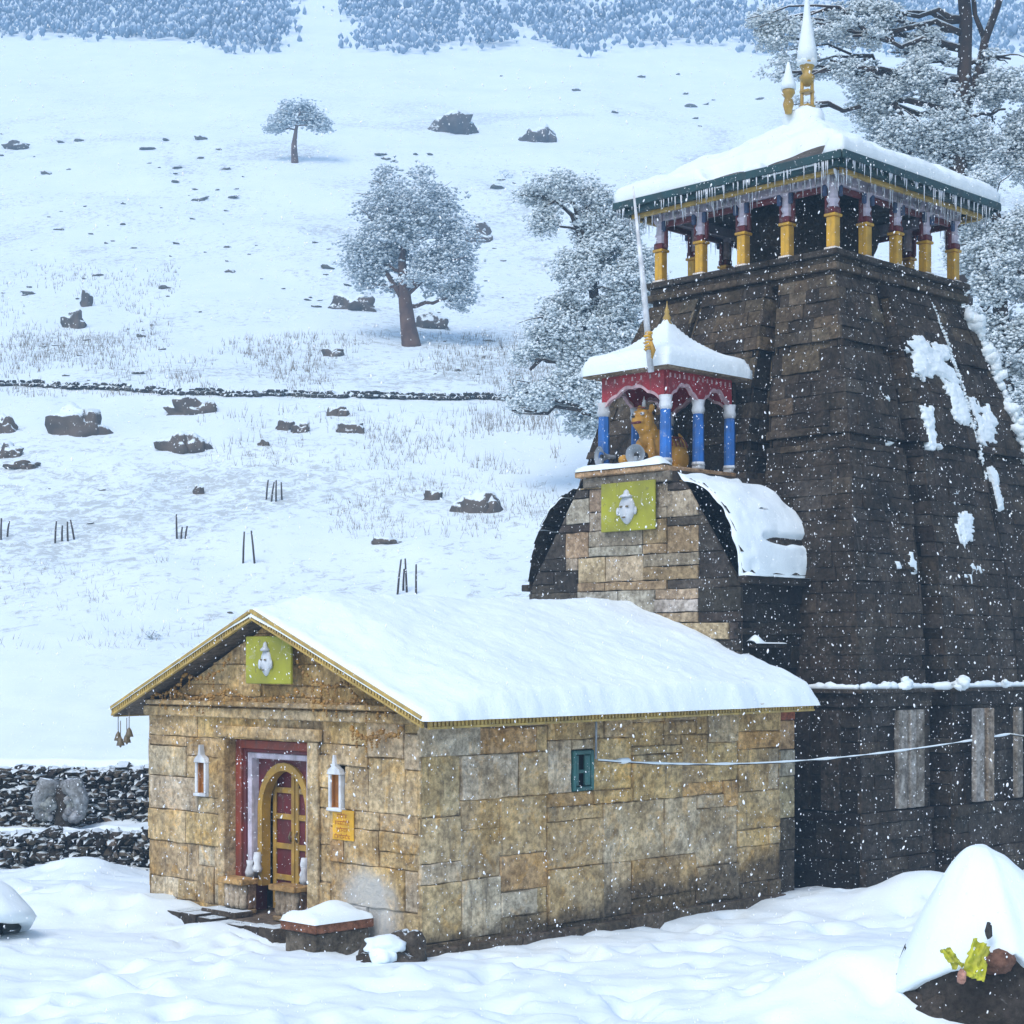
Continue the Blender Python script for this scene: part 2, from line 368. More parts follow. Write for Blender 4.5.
def H(x, y):
    w = sstep(-1.0, 3.0, x) * 9.0
    near = 0.0
    if y < 40:
        if y > 11:
            for bx, by, h, r in BUMPS:
                q = ((x - bx) ** 2 + (y - by) ** 2) / (r * r)
                if q < 9: near += h * math.exp(-q)
        near += .10 * nz(x * .55, y * .8, 3) + .035 * nz(x * 1.7, y * 2.2, 7) + .02 * abs(nz(x * 3.6, y * 4.4, 1))
        near -= .05 * max(0, nz(x * 2.1 + 5, y * 2.7, 11)) * sstep(21, 16, y)
        if y > 11: near += .03 * nz(x * 1.1 + 3, y * 1.5, 17) + .03 * nz(x * 3.1, y * 3.9, 27) - .075 * sstep(.20, .50, nz(x * 2.0 + 9, y * 2.3, 33))
        for qx, qy, qr, qh in PITS.get((math.floor(x * 2), math.floor(y * 2)), ()):
            q = ((x - qx) ** 2 + (y - qy) ** 2) / (qr * qr)
            if q < 4: near += qh * math.exp(-q * 1.4)
        if y < 8: near += .25 * sstep(8, 0, y)
    s1 = 27.45 + w; s2 = 28.42 + w
    a = sstep(s1, s1 + .22, y); b = sstep(s2, s2 + .3, y)
    z = near * (1 - b) + (.62 + .05 * nz(x * 2, y * 2, 4)) * a * (1 - b)
    if b > 0:
        d = max(y, 28.7)
        far = psm(d) + min(1, (d - 28) / 12) * (.0075 * d * nz(x / (6 + d * .22), d / (5 + d * .16), 5) + .12 * nz(x * .4, d * .3, 9)) + .05 * nz(x * 1.3, d * 1.1, 2)
        far += .0035 * d * nz(x * 14 / d, d * .12, 21) * min(1, (d - 28) / 25)
        z += far * b
    return z
def hill(px, py):
    """the point of the hillside that the photo shows at this pixel"""
    r = (px - 512) / F; d = 28.8; prev = None
    while d < 335:
        z = H(r * d, d); y = HORIZON - (z - EYE) / d * F
        if y <= py: break
        d *= 1.004
    return Vector((r * d, d, H(r * d, d)))

_HC = {}
def _hn(i, j):
    if (i, j) not in _HC: p = hill(i * 12.0, j * 8.0); _HC[(i, j)] = p.y
    return _HC[(i, j)]
def hill_q(px, py):
    i, j = math.floor(px / 12), math.floor(py / 8); f, g = px / 12 - i, py / 8 - j
    d = (_hn(i, j) * (1 - f) + _hn(i + 1, j) * f) * (1 - g) + (_hn(i, j + 1) * (1 - f) + _hn(i + 1, j + 1) * f) * g
    x = (px - 512) / F * d; return Vector((x, d, H(x, d)))

ys = [-6, -3, 0, 2, 4, 6, 8, 9, 10, 11, 12, 12.5]
while ys[-1] < 27.2: ys.append(ys[-1] + (.07 if ys[-1] > 14 else .2))
while ys[-1] < 29.2: ys.append(ys[-1] + .06)
while ys[-1] < 338: ys.append(ys[-1] * 1.0115)
NC = 440
def build_ground():
    mb = MB(); vs = []; fs = []
    for y in ys:
        hw = .44 * max(y, 0) + 9
        for k in range(NC + 1):
            x = (2 * k / NC - 1) * hw; vs.append((x, y, H(x, y)))
    m = NC + 1
    for i in range(len(ys) - 1):
        for k in range(NC): fs.append((i * m + k, i * m + k + 1, (i + 1) * m + k + 1, (i + 1) * m + k))
    mb.add(vs, fs, smooth=True)
    tagp(single("ground", mb, M_ground, (0, 0, 0), temple=False), "deep trodden snow rising from the temple yard up the white mountainside", None, None, "structure")
build_ground()

# ------------------------------------------------------------------ masonry
def poly_clip(poly, clip):
    out = poly
    n = len(clip)
    for i in range(n):
        ax, ay = clip[i]; bx, by = clip[(i + 1) % n]; inp = out; out = []
        if not inp: return []
        def side(p): return (bx - ax) * (p[1] - ay) - (by - ay) * (p[0] - ax)
        for j in range(len(inp)):
            p, q = inp[j], inp[(j + 1) % len(inp)]; sp, sq = side(p), side(q)
            if sp >= 0: out.append(p)
            if (sp >= 0) != (sq >= 0):
                k = sp / (sp - sq); out.append((p[0] + (q[0] - p[0]) * k, p[1] + (q[1] - p[1]) * k))
    return out
def poly_inset(poly, d):
    n = len(poly); res = []
    for i in range(n):
        p0, p1, p2 = poly[i - 1], poly[i], poly[(i + 1) % n]
        def nrm(a, b):
            dx, dy = b[0] - a[0], b[1] - a[1]; l = math.hypot(dx, dy) or 1e-9; return (-dy / l, dx / l)
        n1, n2 = nrm(p0, p1), nrm(p1, p2); k = 1 + n1[0] * n2[0] + n1[1] * n2[1]; k = max(k, .4)
        res.append((p1[0] + d * (n1[0] + n2[0]) / k, p1[1] + d * (n1[1] + n2[1]) / k))
    return res
def area(p): return .5 * sum(p[i][0] * p[(i + 1) % len(p)][1] - p[(i + 1) % len(p)][0] * p[i][1] for i in range(len(p)))
def lines(a, b, step, rng, must=(), jit=.22):
    n = max(1, round((b - a) / step)); L = [a] + [a + (b - a) * (i + rng.uniform(-jit, jit)) / n for i in range(1, n)] + [b]
    for m in must:
        if a + 1e-4 < m < b - 1e-4:
            L = [x for x in L if abs(x - m) > step * .45 or x in (a, b)] + [m]
    return sorted(set(L))
def block(mb, poly, mapf, off, gap, rng, col, depth=.035, edge=.011, wob=.009):
    if len(poly) < 3 or area(poly) < 1e-4: return
    q = []
    for i in range(len(poly)):
        a, b = poly[i], poly[(i + 1) % len(poly)]; l = math.hypot(b[0] - a[0], b[1] - a[1])
        if l < .006: continue
        k = max(1, min(5, int(l / .13)))
        for s in range(k):
            w = wob if 0 < s else wob * .6
            q.append((a[0] + (b[0] - a[0]) * s / k + rng.uniform(-w, w), a[1] + (b[1] - a[1]) * s / k + rng.uniform(-w, w)))
    n = len(q)
    if n < 3: return
    r1 = poly_inset(q, gap * .5); r2 = poly_inset(q, gap * .5 + edge)
    ta, tz = rng.uniform(-.02, .02), rng.uniform(-.02, .02)
    ca = sum(p[0] for p in q) / n; cz = sum(p[1] for p in q) / n
    vs = [mapf(p[0], p[1], -depth) for p in r1]
    vs += [mapf(p[0], p[1], off - edge * .5) for p in r1]
    vs += [mapf(p[0], p[1], off + ta * (p[0] - ca) + tz * (p[1] - cz) + rng.uniform(-.002, .002)) for p in r2]
    vs.append(mapf(ca, cz, off + rng.uniform(0, .006)))
    fs = [(i, (i + 1) % n, n + (i + 1) % n, n + i) for i in range(n)] + [(n + i, n + (i + 1) % n, 2 * n + (i + 1) % n, 2 * n + i) for i in range(n)]
    fs += [(2 * n + i, 2 * n + (i + 1) % n, 3 * n) for i in range(n)]
    mb.add(vs, fs, col)
def ashlar(mb, W_, z0, z1, mapf, cw, ch, pal, rng, excl=(), clip=None, gap=.012, rough=.020, sizes=((2, 1), (3, 1), (3, 2), (2, 2), (4, 2), (5, 2), (4, 1), (3, 3)), back=(.05, .042, .035), zmust=()):
    X = lines(0, W_, cw, rng, [e for r in excl for e in r[:2]]); Z = lines(z0, z1, ch, rng, [e for r in excl for e in r[2:]] + list(zmust))
    nx, nz_ = len(X) - 1, len(Z) - 1
    occ = [[False] * nz_ for _ in range(nx)]
    for i in range(nx):
        for j in range(nz_):
            cx, cz = (X[i] + X[i + 1]) / 2, (Z[j] + Z[j + 1]) / 2
            if any(r[0] < cx < r[1] and r[2] < cz < r[3] for r in excl): occ[i][j] = True
            else:
                p = [(X[i], Z[j]), (X[i + 1], Z[j]), (X[i + 1], Z[j + 1]), (X[i], Z[j + 1])]
                if clip: p = poly_clip(p, clip)
                if len(p) > 2: mb.add([mapf(a, z, -.03) for a, z in p], [tuple(range(len(p)))], back)
    for j in range(nz_):
        for i in range(nx):
            if occ[i][j]: continue
            w, h = rng.choice(sizes); w0 = w; w = 0
            while w < w0 and i + w < nx and not occ[i + w][j]: w += 1
            hh = 1
            while hh < h and j + hh < nz_ and not any(occ[i + k][j + hh] for k in range(w)): hh += 1
            for a in range(w):
                for b in range(hh): occ[i + a][j + b] = True
            p = [(X[i], Z[j]), (X[i + w], Z[j]), (X[i + w], Z[j + hh]), (X[i], Z[j + hh])]
            if clip: p = poly_clip(p, clip)
            if len(p) < 3: continue
            c = pal(rng, (X[i] + X[i + w]) / 2, (Z[j] + Z[j + hh]) / 2)
            block(mb, p, mapf, rng.uniform(-rough, rough), gap, rng, c)
def coursed(mb, W_, z0, z1, mapf, bw, ch, pal, rng, gap=.006, rough=.018, Z=None, offs=None, edge=.009):
    Z = Z or lines(z0, z1, ch, rng)
    for j in range(len(Z) - 1):
        ph = rng.uniform(.3, 1.0) * bw; X = [0]
        while X[-1] + ph < W_ - .3 * bw: X.append(X[-1] + ph); ph = bw * rng.uniform(.55, 1.5)
        X.append(W_); oc = offs[j] if offs else 0
        mb.add([mapf(0, Z[j], -.035 + oc), mapf(W_, Z[j], -.035 + oc), mapf(W_, Z[j + 1], -.035 + oc), mapf(0, Z[j + 1], -.035 + oc)], [(0, 1, 2, 3)], (.025, .022, .02))
        for a, b in zip(X, X[1:]):
            block(mb, [(a, Z[j]), (b, Z[j]), (b, Z[j + 1]), (a, Z[j + 1])], mapf, oc + rng.uniform(-rough, rough), gap, rng, pal(rng, a, Z[j]), edge=edge)

def vary(rng, c, k=.14):
    f = 1 + rng.uniform(-k, k); return (c[0] * f, c[1] * f * (1 + rng.uniform(-.03, .03)), c[2] * f * (1 + rng.uniform(-.06, .06)))
HALLP = [(.39, .30, .17)] * 6 + [(.46, .32, .12)] * 3 + [(.37, .34, .28)] * 5 + [(.45, .44, .40)] * 2 + [(.28, .195, .10)] * 4 + [(.44, .24, .08)] * 1 + [(.42, .325, .17)] * 5
def pal_hall(rng, a, z): return vary(rng, rng.choice(HALLP))

# ------------------------------------------------------------------ the stone hall
HL, HW2, EAVE, RIDGE = 6.5, 2.6, 2.55, 3.70
hall = root("stone_hall", (0, 0, 0), "low stone hall under thick roof snow, its carved doorway in a gabled front", "temple hall")
def build_hall():
    rng = random.Random(11)
    # front wall: a runs from u=+2.6 (photo's left) to u=-2.6, outward is -t
    fm = lambda a, z, o: (-o, HW2 - a, z)
    door = (HW2 - .90, HW2 + .70, -.2, 2.24); n1 = (HW2 - 1.53, HW2 - 1.29, 1.53, 2.02); n2 = (HW2 + 1.08, HW2 + 1.32, 1.50, 2.0)
    mb = MB()
    ashlar(mb, 5.2, -.4, 2.56, fm, .21, .205, pal_hall, rng, [door, n1, n2])
    # gable triangle
    tri = [(0.0, 2.56), (5.2, 2.56), (2.6, 3.66)]
    ashlar(mb, 5.2, 2.56, 3.7, fm, .24, .19, lambda r, a, z: vary(r, r.choice([(.36, .25, .12), (.42, .29, .12), (.30, .21, .11), (.42, .32, .17)])), rng, clip=tri, sizes=((3, 1), (4, 1), (5, 1), (3, 2)))
    part("front_wall", mb, M_hall, hall)
    # lintel course and cornice on the front
    mb = MB(); mb.box(-.10, -.005, -2.58, 2.58, 2.50, 2.62, (.27, .22, .14)); mb.box(-.16, -.005, -2.45, 2.45, 2.64, 2.70, (.16, .12, .075))
    mb.box(-.07, -.004, -.95, 1.10, 2.26, 2.40, (.33, .24, .13)); mb.box(-.05, -.004, -.90, -.71, -.2, 2.25, (.32, .28, .20)); mb.box(-.05, .34, .905, 1.03, -.2, 2.25, (.34, .25, .14))
    part("lintel", mb, M_hall, hall)
    # right side wall: a runs t 0..6.5, outward -u
    sm = lambda a, z, o: (a, -HW2 - o, z)
    win = (2.42, 2.80, 1.64, 2.14)
    mb = MB(); ashlar(mb, HL, -.4, 2.70, sm, .30, .23, pal_hall, random.Random(5), [win], sizes=((2, 1), (3, 2), (2, 2), (4, 2), (3, 2), (3, 1), (2, 3), (4, 3), (3, 3)))
    part("side_wall", mb, M_hall, hall)
    mb = MB(); lm = lambda a, z, o: (HL - a, HW2 + o, z)
    ashlar(mb, HL, -.4, 2.70, lm, .3, .24, pal_hall, random.Random(6))
    bm_ = lambda a, z, o: (HL + o, -HW2 + a, z)
    ashlar(mb, 5.2, -.4, 2.75, bm_, .3, .24, pal_hall, random.Random(7))
    part("rear_wall", mb, M_hall, hall)
    # end pilaster beyond the side wall, reddish top, dark foot
    mb = MB()
    for i, (z0, z1, c) in enumerate([(-.3, .62, (.06, .05, .04)), (.63, 1.05, (.09, .075, .055)), (1.06, 1.62, (.42, .36, .22)), (1.63, 1.98, (.38, .35, .27)), (1.99, 2.38, (.45, .30, .16)), (2.39, 2.66, (.30, .10, .05))]):
        mb.box(6.52, 7.0, -2.47 - .01 * (i % 2), -2.0, z0, z1, c)
    part("end_pilaster", mb, M_vault, hall)
    # base course on the side wall (dark stone plinth lip)
    mb = MB()
    x = -.04
    while x < 6.4:
        l = rng.uniform(.5, 1.1); mb.box(x, min(6.5, x + l - .012), -2.70 - rng.uniform(0, .03), -2.585, -.3, .07 + rng.uniform(-.02, .02), vary(rng, (.10, .08, .06))); x += l
    part("plinth", mb, M_vault, hall)
    # window: recessed teal frame with a dark half-open leaf
    w = MB(); u0, u1 = -2.62, -2.50
    w.box(2.43, 2.48, u0, u1, 1.65, 2.13); w.box(2.74, 2.79, u0, u1, 1.65, 2.13); w.box(2.48, 2.74, u0, u1, 2.08, 2.13); w.box(2.48, 2.74, u0, u1, 1.65, 1.70)
    wf = part("window", w, M_tealw, hall)
    w = MB(); w.box(2.49, 2.73, -2.50, -2.48, 1.70, 2.08); part("pane", w, M_black, wf)
    w = MB(); w.box(2.64, 2.735, -2.605, -2.57, 1.71, 2.07); w.box(2.50, 2.54, -2.60, -2.57, 1.71, 2.07); w.box(2.54, 2.64, -2.60, -2.575, 1.86, 1.90); part("shutter", w, M_tealw, wf)
    # conduit from the eave to the window
    c = MB(); c.tube([(2.80, -2.63, 2.68), (2.80, -2.635, 2.4), (2.80, -2.63, 2.02)], .014, 8); part("conduit", c, M_grey, hall)
    # recessed doorway
    uc = .14
    f = MB()
    def ring(mb, h, w, top, t0, t1, z0=.12):
        mb.box(t0, t1, uc + h - w, uc + h, z0, top); mb.box(t0, t1, uc - h, uc - h + w, z0, top); mb.box(t0, t1, uc - h + w, uc + h - w, top - w, top)
    ring(f, .765, .11, 2.235, .12, .50)
    dfr = part("door_frame", f, M_rust, hall)
    f = MB(); ring(f, .655, .045, 2.125, .16, .50); part("frame_panel", f, M_red, dfr)
    f = MB(); ring(f, .610, .075, 2.08, .19, .50, .55); part("painted_moulding", f, M_lav, dfr)
    # arch spandrel: maroon panel with round-headed opening, ochre arch band
    def arch(half, spring, n=14):
        return [(half * math.cos(math.pi * k / n), spring + half * 1.15 * math.sin(math.pi * k / n)) for k in range(n + 1)]
    mapd = lambda a, z, o: (.30 - o, uc - a, z)
    def arch_band(mb, ho, hi, spring, o0, o1, zb):
        O = [(ho, zb)] + arch(ho, spring) + [(-ho, zb)]; I = [(hi, zb)] + arch(hi, spring) + [(-hi, zb)]
        n = len(O)
        for i in range(n - 1):
            q = [O[i], O[i + 1], I[i + 1], I[i]]
            mb.prism(q[::-1], mapd, o0, o1)
    sp = MB(); A = arch(.50, 1.38)
    for i in range(len(A) - 1):
        a, b = A[i], A[i + 1]; sp.prism([(a[0], a[1]), (a[0], 2.0), (b[0], 2.0), (b[0], b[1])], mapd, -.12, -.01)
    for s in (1, -1): sp.prism([(s * .50, .5), (s * .535, .5), (s * .535, 2.0), (s * .50, 2.0)], mapd, -.12, -.01)
    part("spandrel", sp, M_red, dfr)
    ab = MB(); arch_band(ab, .51, .425, 1.38, -.10, .03, .45); part("arch_band", ab, M_yellow, dfr)
    # jamb pillar base (white turned foot) and pedestal
    for s in (1, -1):
        jb = MB(); jb.lathe([(.05, .62), (.065, .66), (.04, .72), (.055, .78), (.04, .86)], (.23, uc + s * .46, 0), 12); jb.lathe([(.05, .56), (.06, .62), (.035, .70), (.045, .76)], (.17, uc + s * .53, 0), 12)
        part("jamb_foot", jb, M_white, dfr)
    for s in (1, -1):
        pd = MB(); c = uc + s * .50
        pd.box(-.16, .10, c - .24, c + .24, .50, .57, (.40, .25, .10)); pd.box(-.12, .10, c - .21, c + .21, .14, .20, (.25, .18, .1))
        for k in range(4): pd.lathe([(.035, .20), (.055, .26), (.04, .34), (.055, .42), (.045, .50)], (-.06, c - .15 + .10 * k, 0), 10, (.35, .29, .22))
        pd.box(-.02, .10, c - .20, c + .20, .2, .5, (.18, .12, .08))
        part("jamb_pedestal", pd, M_vault, hall)
    bk = MB(); bk.box(.62, .64, uc - .5, uc + .5, 0, 2.0); part("door_recess", bk, M_black, hall)
    lf = MB()
    for s in (1, -1):       # two leaves: ochre stiles and rails over maroon panels
        a0, a1 = (uc + .010, uc + .43) if s > 0 else (uc - .43, uc - .010)
        leaf = MB(); leaf.box(.47, .50, a0, a1, .16, 1.95); d = part("door", leaf, M_red, hall)
        st = MB(); st.box(.44, .468, a0, a0 + .06, .16, 1.95); st.box(.44, .468, a1 - .06, a1, .16, 1.95)
        for z in (.16, .52, .90, 1.26, 1.58, 1.88): st.box(.445, .468, a0 + .06, a1 - .06, z, z + .07)
        part("stile", st, M_yellow, d)
        hd = MB(); hd.tube([(.43, uc + s * .06, 1.12), (.40, uc + s * .06, 1.06), (.43, uc + s * .06, 1.0)], .012, 6); part("handle", hd, M_brass, d)
    th = MB(); th.box(-.30, .62, uc - .75, uc + .75, -.3, .13, (.14, .115, .09)); part("threshold", th, M_vault, hall)
    # two wall niches: white pointed frame, orange panel
    for uu, zz in ((1.41, 1.55), (-1.20, 1.52)):
        fr = MB(); u0, u1 = uu - .11, uu + .11
        fr.box(-.045, .04, u0, u0 + .035, zz, zz + .38); fr.box(-.045, .04, u1 - .035, u1, zz, zz + .38); fr.box(-.06, .04, u0 - .02, u1 + .02, zz - .04, zz)
        fr.prism([(-.12, .38), (.12, .38), (.10, .43), (.03, .475), (.012, .60), (-.012, .60), (-.03, .475), (-.10, .43)], lambda a, z, o, U=uu, Z=zz: (-o, U - a, Z + z), -.02, .055)
        fr = part("wall_niche", fr, M_white, hall)
        pn = MB(); pn.box(.02, .035, u0 + .035, u1 - .035, zz, zz + .38); pn.box(-.02, .02, u0 + .035, u0 + .05, zz, zz + .38); pn.box(-.02, .02, u1 - .05, u1 - .035, zz, zz + .38); part("panel", pn, M_orangewood, fr)
    # ---- roof
    TF, TB, EU = -.30, 6.66, 3.0
    def rz(u): return 2.57 + (RIDGE + .06 - 2.57) * (1 - abs(u) / EU)
    rf = MB()
    for s in (1, -1):
        vs = [(TF + .03, s * EU, rz(EU)), (TB, s * EU, rz(EU) + .06), (TB, 0, rz(0) + .04), (TF + .03, 0, rz(0))]
        lo = [(a, b, c - .09) for a, b, c in vs]
        fs = [(0, 1, 2, 3), (7, 6, 5, 4), (0, 4, 5, 1), (1, 5, 6, 2), (3, 2, 6, 7), (0, 3, 7, 4)]
        rf.add(vs + lo, fs if s < 0 else [f[::-1] for f in fs], (.12, .10, .08))
    roof = part("roof", rf, M_slate, hall)
    # carved, toothed trim: two rakes and two eaves
    tr = MB()
    def band(p, q, w, drop, n):
        p, q = Vector(p), Vector(q); d = q - p; L_ = d.length; d.normalize()
        out = Vector(w)
        def bar(a, b, zt, zb, th):
            A, B = p + d * a, p + d * b
            vs = [A + Vector((0, 0, zt)), B + Vector((0, 0, zt)), B + Vector((0, 0, zb)), A + Vector((0, 0, zb))]
            vs2 = [v + out * th for v in vs]
            k = random.uniform(.75, 1.2)
            tr.add(vs + vs2, [(0, 1, 2, 3), (7, 6, 5, 4), (0, 4, 5, 1), (2, 6, 7, 3), (1, 5, 6, 2), (0, 3, 7, 4)], (k, k, k))
        bar(0, L_, 0.0, -.035, .05); bar(0, L_, -.10, -.125, .04); bar(0, L_, -.035, -.10, .012)
        for k in range(n): bar(L_ * (k + .15) / n, L_ * (k + .72) / n, -.037, -.098, .035)
    random.seed(3)
    for s in (1, -1): band((TF + .02, s * EU * .995, rz(EU) + .035), (TF + .02, 0, rz(0) + .035), (-1, 0, 0), .12, 62)
    for s in (1, -1): band((TF + .05, s * (EU + .002), rz(EU) + .02), (TB, s * (EU + .002), rz(EU) + .08), (0, s, 0), .12, 120)
    part("eave_trim", tr, M_trim, roof)
    # roof snow: thick, soft-edged, thin at the front gable edge
    EX = .10
    def snow(uu, vv):
        t = TF - .03 + (TB - TF + .10) * uu; s = 2 * vv - 1
        ed = (1 - abs(s)) * EU; u = s * (EU + EX)
        fall = sstep(0, .16, ed); ff = .30 + .70 * sstep(0, 1.1, t - TF); fe = sstep(-.01, .10, t - TF + .03) * sstep(-.02, .16, TB + .07 - t)
        th = (.265 * fall ** .6 * ff) * fe ** .5 + .055 * nz(t * .8, u * 1.1, 5) * fall * ff + .018 * nz(t * 2.1, u * 2.3, 15) * fall * ff + (.016 * nz(t * 4, u * 4, 2) + .010 * nz(t * 10, u * 10, 6)) * fe
        ridge = .05 * math.exp(-(u / .35) ** 2)
        if uu in (0, 1) or vv in (0, 1): th = -.03
        wob = .03 * nz(t * 4.1, 7.7, 3) + .045 * nz(t * 1.3, 4.2 * (1 if s > 0 else -1), 8)
        if abs(s) > .9: u += (1 if s > 0 else -1) * wob
        return (t, u, rz(min(EU, abs(u))) + .045 * max(0, t) / 6.5 - ridge * .6 + th + .012)
    sn = MB(); sn.grid(snow, 170, 190); part("snow_cover", sn, M_roofsnow, roof)
build_hall()

# ------------------------------------------------------------------ mask plaques
def plaque(org, w, h, face, label):
    """lime board with a silver deity mask; front faces -t"""
    r = root("mask_plaque", org, label, "plaque", group="lime plaques with a silver mask")
    t, u, z = org; mb = MB(); mb.box(t - .04, t, u - w / 2, u + w / 2, z, z + h); part("board", mb, M_board, r)
    fw, fh, uo, zo = face; cx, cz = u + uo, z + zo
    vs, fs = ICO[3]; out = []
    for x, y, q in vs:                       # x: out of the wall, y: across, q: up
        k = 1.0 - .30 * max(0, -q) ** 1.5
        px_, py_, pz_ = x * .42, y * k, q
        front = max(0, x)
        px_ += front * (.30 * math.exp(-(y / .16) ** 2 - ((q + .05) / .33) ** 2) - .16 * (math.exp(-((abs(y) - .38) / .2) ** 2 - ((q - .22) / .13) ** 2)) + .08 * math.exp(-(y / .3) ** 2 - ((q + .52) / .09) ** 2))
        out.append((t - .045 - px_ * fw * .55, cx - py_ * fw / 2, cz + pz_ * fh / 2))
    m = MB(); m.add(out, [f[::-1] for f in fs], smooth=True)
    for s in (1, -1): m.blob((t - .06, cx + s * fw * .56, cz - .02), (.02, .035, .06), random.Random(2), 2, .1)
    mk = part("mask", m, M_mask, r)
    e = MB()
    for s in (1, -1): e.blob((t - .055 - fw * .20, cx + s * fw * .19, cz + fh * .10), (.012, fw * .11, fh * .035), random.Random(1), 2, 0, rot=False)
    e.blob((t - .06 - fw * .21, cx, cz - fh * .27), (.012, fw * .13, fh * .03), random.Random(1), 2, 0, rot=False)
    part("eye", e, M_brass, mk)
    c = MB(); c.lathe([(fw * .30, 0), (fw * .33, .02), (fw * .16, .05), (fw * .12, .09), (fw * .04, .11)], (t - .06, cx, cz + fh * .42), 14); part("crown", c, M_mask, mk)
    return r
plaque((-.16, -.17, 2.92), .86, .56, (.19, .32, .02, .25), "lime-yellow plaque with silver mask in the gable above the hall door")
plaque((6.34, -.05, 5.05), 1.02, .70, (.30, .42, .0, .30), "lime-yellow plaque with white mask on the vault below the tiger pavilion")

# ------------------------------------------------------------------ vaulted porch between hall and tower
vault = root("stone_vault", (7.3, 0, 0), "round-shouldered stone vault rising behind the hall roof against the tower", "temple vault")
VF, VB = 6.40, 8.9
def vprof(n=22):
    """half profile from the flat top outward and down: (|u|, z)"""
    P = [(.92, 5.86)]
    for k in range(1, n + 1):
        w = math.pi / 2 * k / n; P.append((.92 + 1.10 * math.sin(w) ** .92, 4.30 + 1.42 * math.cos(w) ** 1.05))
    return P
def build_vault():
    rng = random.Random(21); VP = vprof()
    clip = [(2.02 - 2.02, 0), (4.04, 0)] + [(2.02 + 0 - u * -1, z) for u, z in reversed(VP)] + [(2.02 - u, z) for u, z in VP]
    fm = lambda a, z, o: (VF - o, 2.02 - a, z)
    def pal(r, a, z):
        e = abs(a - 2.02); lim = 1.02 if z > 5.1 else 1.32
        if e > lim + .15 * r.uniform(-1, 1): return vary(r, r.choice([(.04, .035, .03), (.07, .06, .05), (.055, .045, .04)]))
        return vary(r, r.choice([(.34, .27, .19), (.40, .32, .22), (.30, .26, .20), (.38, .36, .32), (.28, .21, .13)]))
    mb = MB(); ashlar(mb, 4.04, 3.0, 5.9, fm, .26, .17, pal, rng, clip=clip, sizes=((3, 1), (4, 1), (3, 2), (2, 2), (5, 1), (2, 1)))
    part("front_wall", mb, M_vault, vault)
    mb = MB(); dark = lambda r, a, z: vary(r, r.choice([(.05, .043, .036), (.075, .062, .05), (.04, .034, .03)]), .2)
    for s in (1, -1):
        mb = MB(); coursed(mb, VB - VF, -.3, 4.3, (lambda a, z, o: (VF + a, -2.0 - o, z)) if s > 0 else (lambda a, z, o: (VB - a, 2.0 + o, z)), .6, .30, dark, rng)
        part("side_wall", mb, M_darkest, vault)
    # curved shell of slate courses
    mb = MB()
    for s in (1, -1):
        for k in range(len(VP) - 1):
            (a, za), (b, zb) = VP[k], VP[k + 1]; lift = .015 * (k % 3)
            vs = [(VF + .004, s * a, za + lift), (VB, s * a, za + lift), (VB, s * (b + lift), zb), (VF + .004, s * (b + lift), zb)]
            c = vary(rng, (.06, .05, .042), .3); mb.add(vs, [(0, 1, 2, 3) if s > 0 else (3, 2, 1, 0)], c)
        mb.box(VF - .05, VB, s * 2.0, s * 2.14, 4.24, 4.34, (.06, .05, .04))
        mb.box(VF - .03, VB, s * 1.9, s * 2.06, 3.55, 3.63, (.05, .045, .04))
    mb.box(VF + .01, VB, -.93, .93, 5.7, 5.86, (.08, .07, .06))
    shell = part("roof", mb, M_dark, vault)
    # snow lying on the vault's shoulder, in two bands with a bare strip between
    def arc(s):        # s 0..1 along VP
        x = s * (len(VP) - 1); i = min(int(x), len(VP) - 2); f = x - i
        (a, za), (b, zb) = VP[i], VP[i + 1]; p = Vector((a + (b - a) * f, za + (zb - za) * f)); d = Vector((b - a, zb - za)).normalized()
        return p, Vector((-d.y, d.x))
    sn = MB()
    def sheet(s0, s1, t0, t1, th, side, sd):
        def fn(i, j):
            t = t0 + (t1 - t0) * i; s = s0 + (s1 - s0) * j
            s += .035 * nz(t * 3, sd, j * 2) * (1 if j > .5 else -.6)
            e = min(i * 6, (1 - i) * 6, j * 6, (1 - j) * 6, 1); e = max(0, e) ** .5
            p, n = arc(min(1, max(0, s))); h = th * e * (1 + .5 * nz(t * 2.2, s * 7, sd)) - (.02 if e == 0 else 0)
            if side < 0: h -= .09 * max(0, math.exp(-((s - .72) / .035) ** 2) * sstep(6.7, 7.3, t) + .5 * nz(t * 4, s * 14, 9) - .12) * (s > .35)
            if side < 0 and s < .6: h -= .3 * sstep(.0, .25, (t - 7.7) - (.5 * s)) 
            tt = t + .06 * nz(s * 9, sd, 3)
            return (tt, side * (p.x + n.x * h), p.y + n.y * h)
        sn.grid(fn, 60, 60)
    sheet(.0, 1.0, VF - .02, 8.40, .06, -1, 1)
    sheet(.22, .58, VF - .01, 8.0, .07, 1, 3)
    sn.grid(lambda i, j: (VF - .02 + (8.2 - VF) * i, -2.0 - .17 * j, 4.345 + .07 * math.sin(math.pi * j) * math.sin(math.pi * min(1, i * 8 + .02)) + .01 * nz(i * 12, j, 1)), 24, 6)
    part("snow_cover", sn, M_lump, shell)
    # small ledge stone with a snow wedge low on the side
    lg = MB(); lg.box(6.55, 7.25, -2.16, -1.98, 3.37, 3.42, (.06, .05, .04)); l = part("ledge", lg, M_dark, vault)
    sw = MB(); sw.grid(lambda i, j: (6.52 + .7 * i, -1.98 - .2 * j, 3.425 + (.02 + .10 * math.exp(-((i - .16) / .13) ** 2)) * math.sin(math.pi * j) ** .6), 20, 8); part("snow_wedge", sw, M_lump, l)
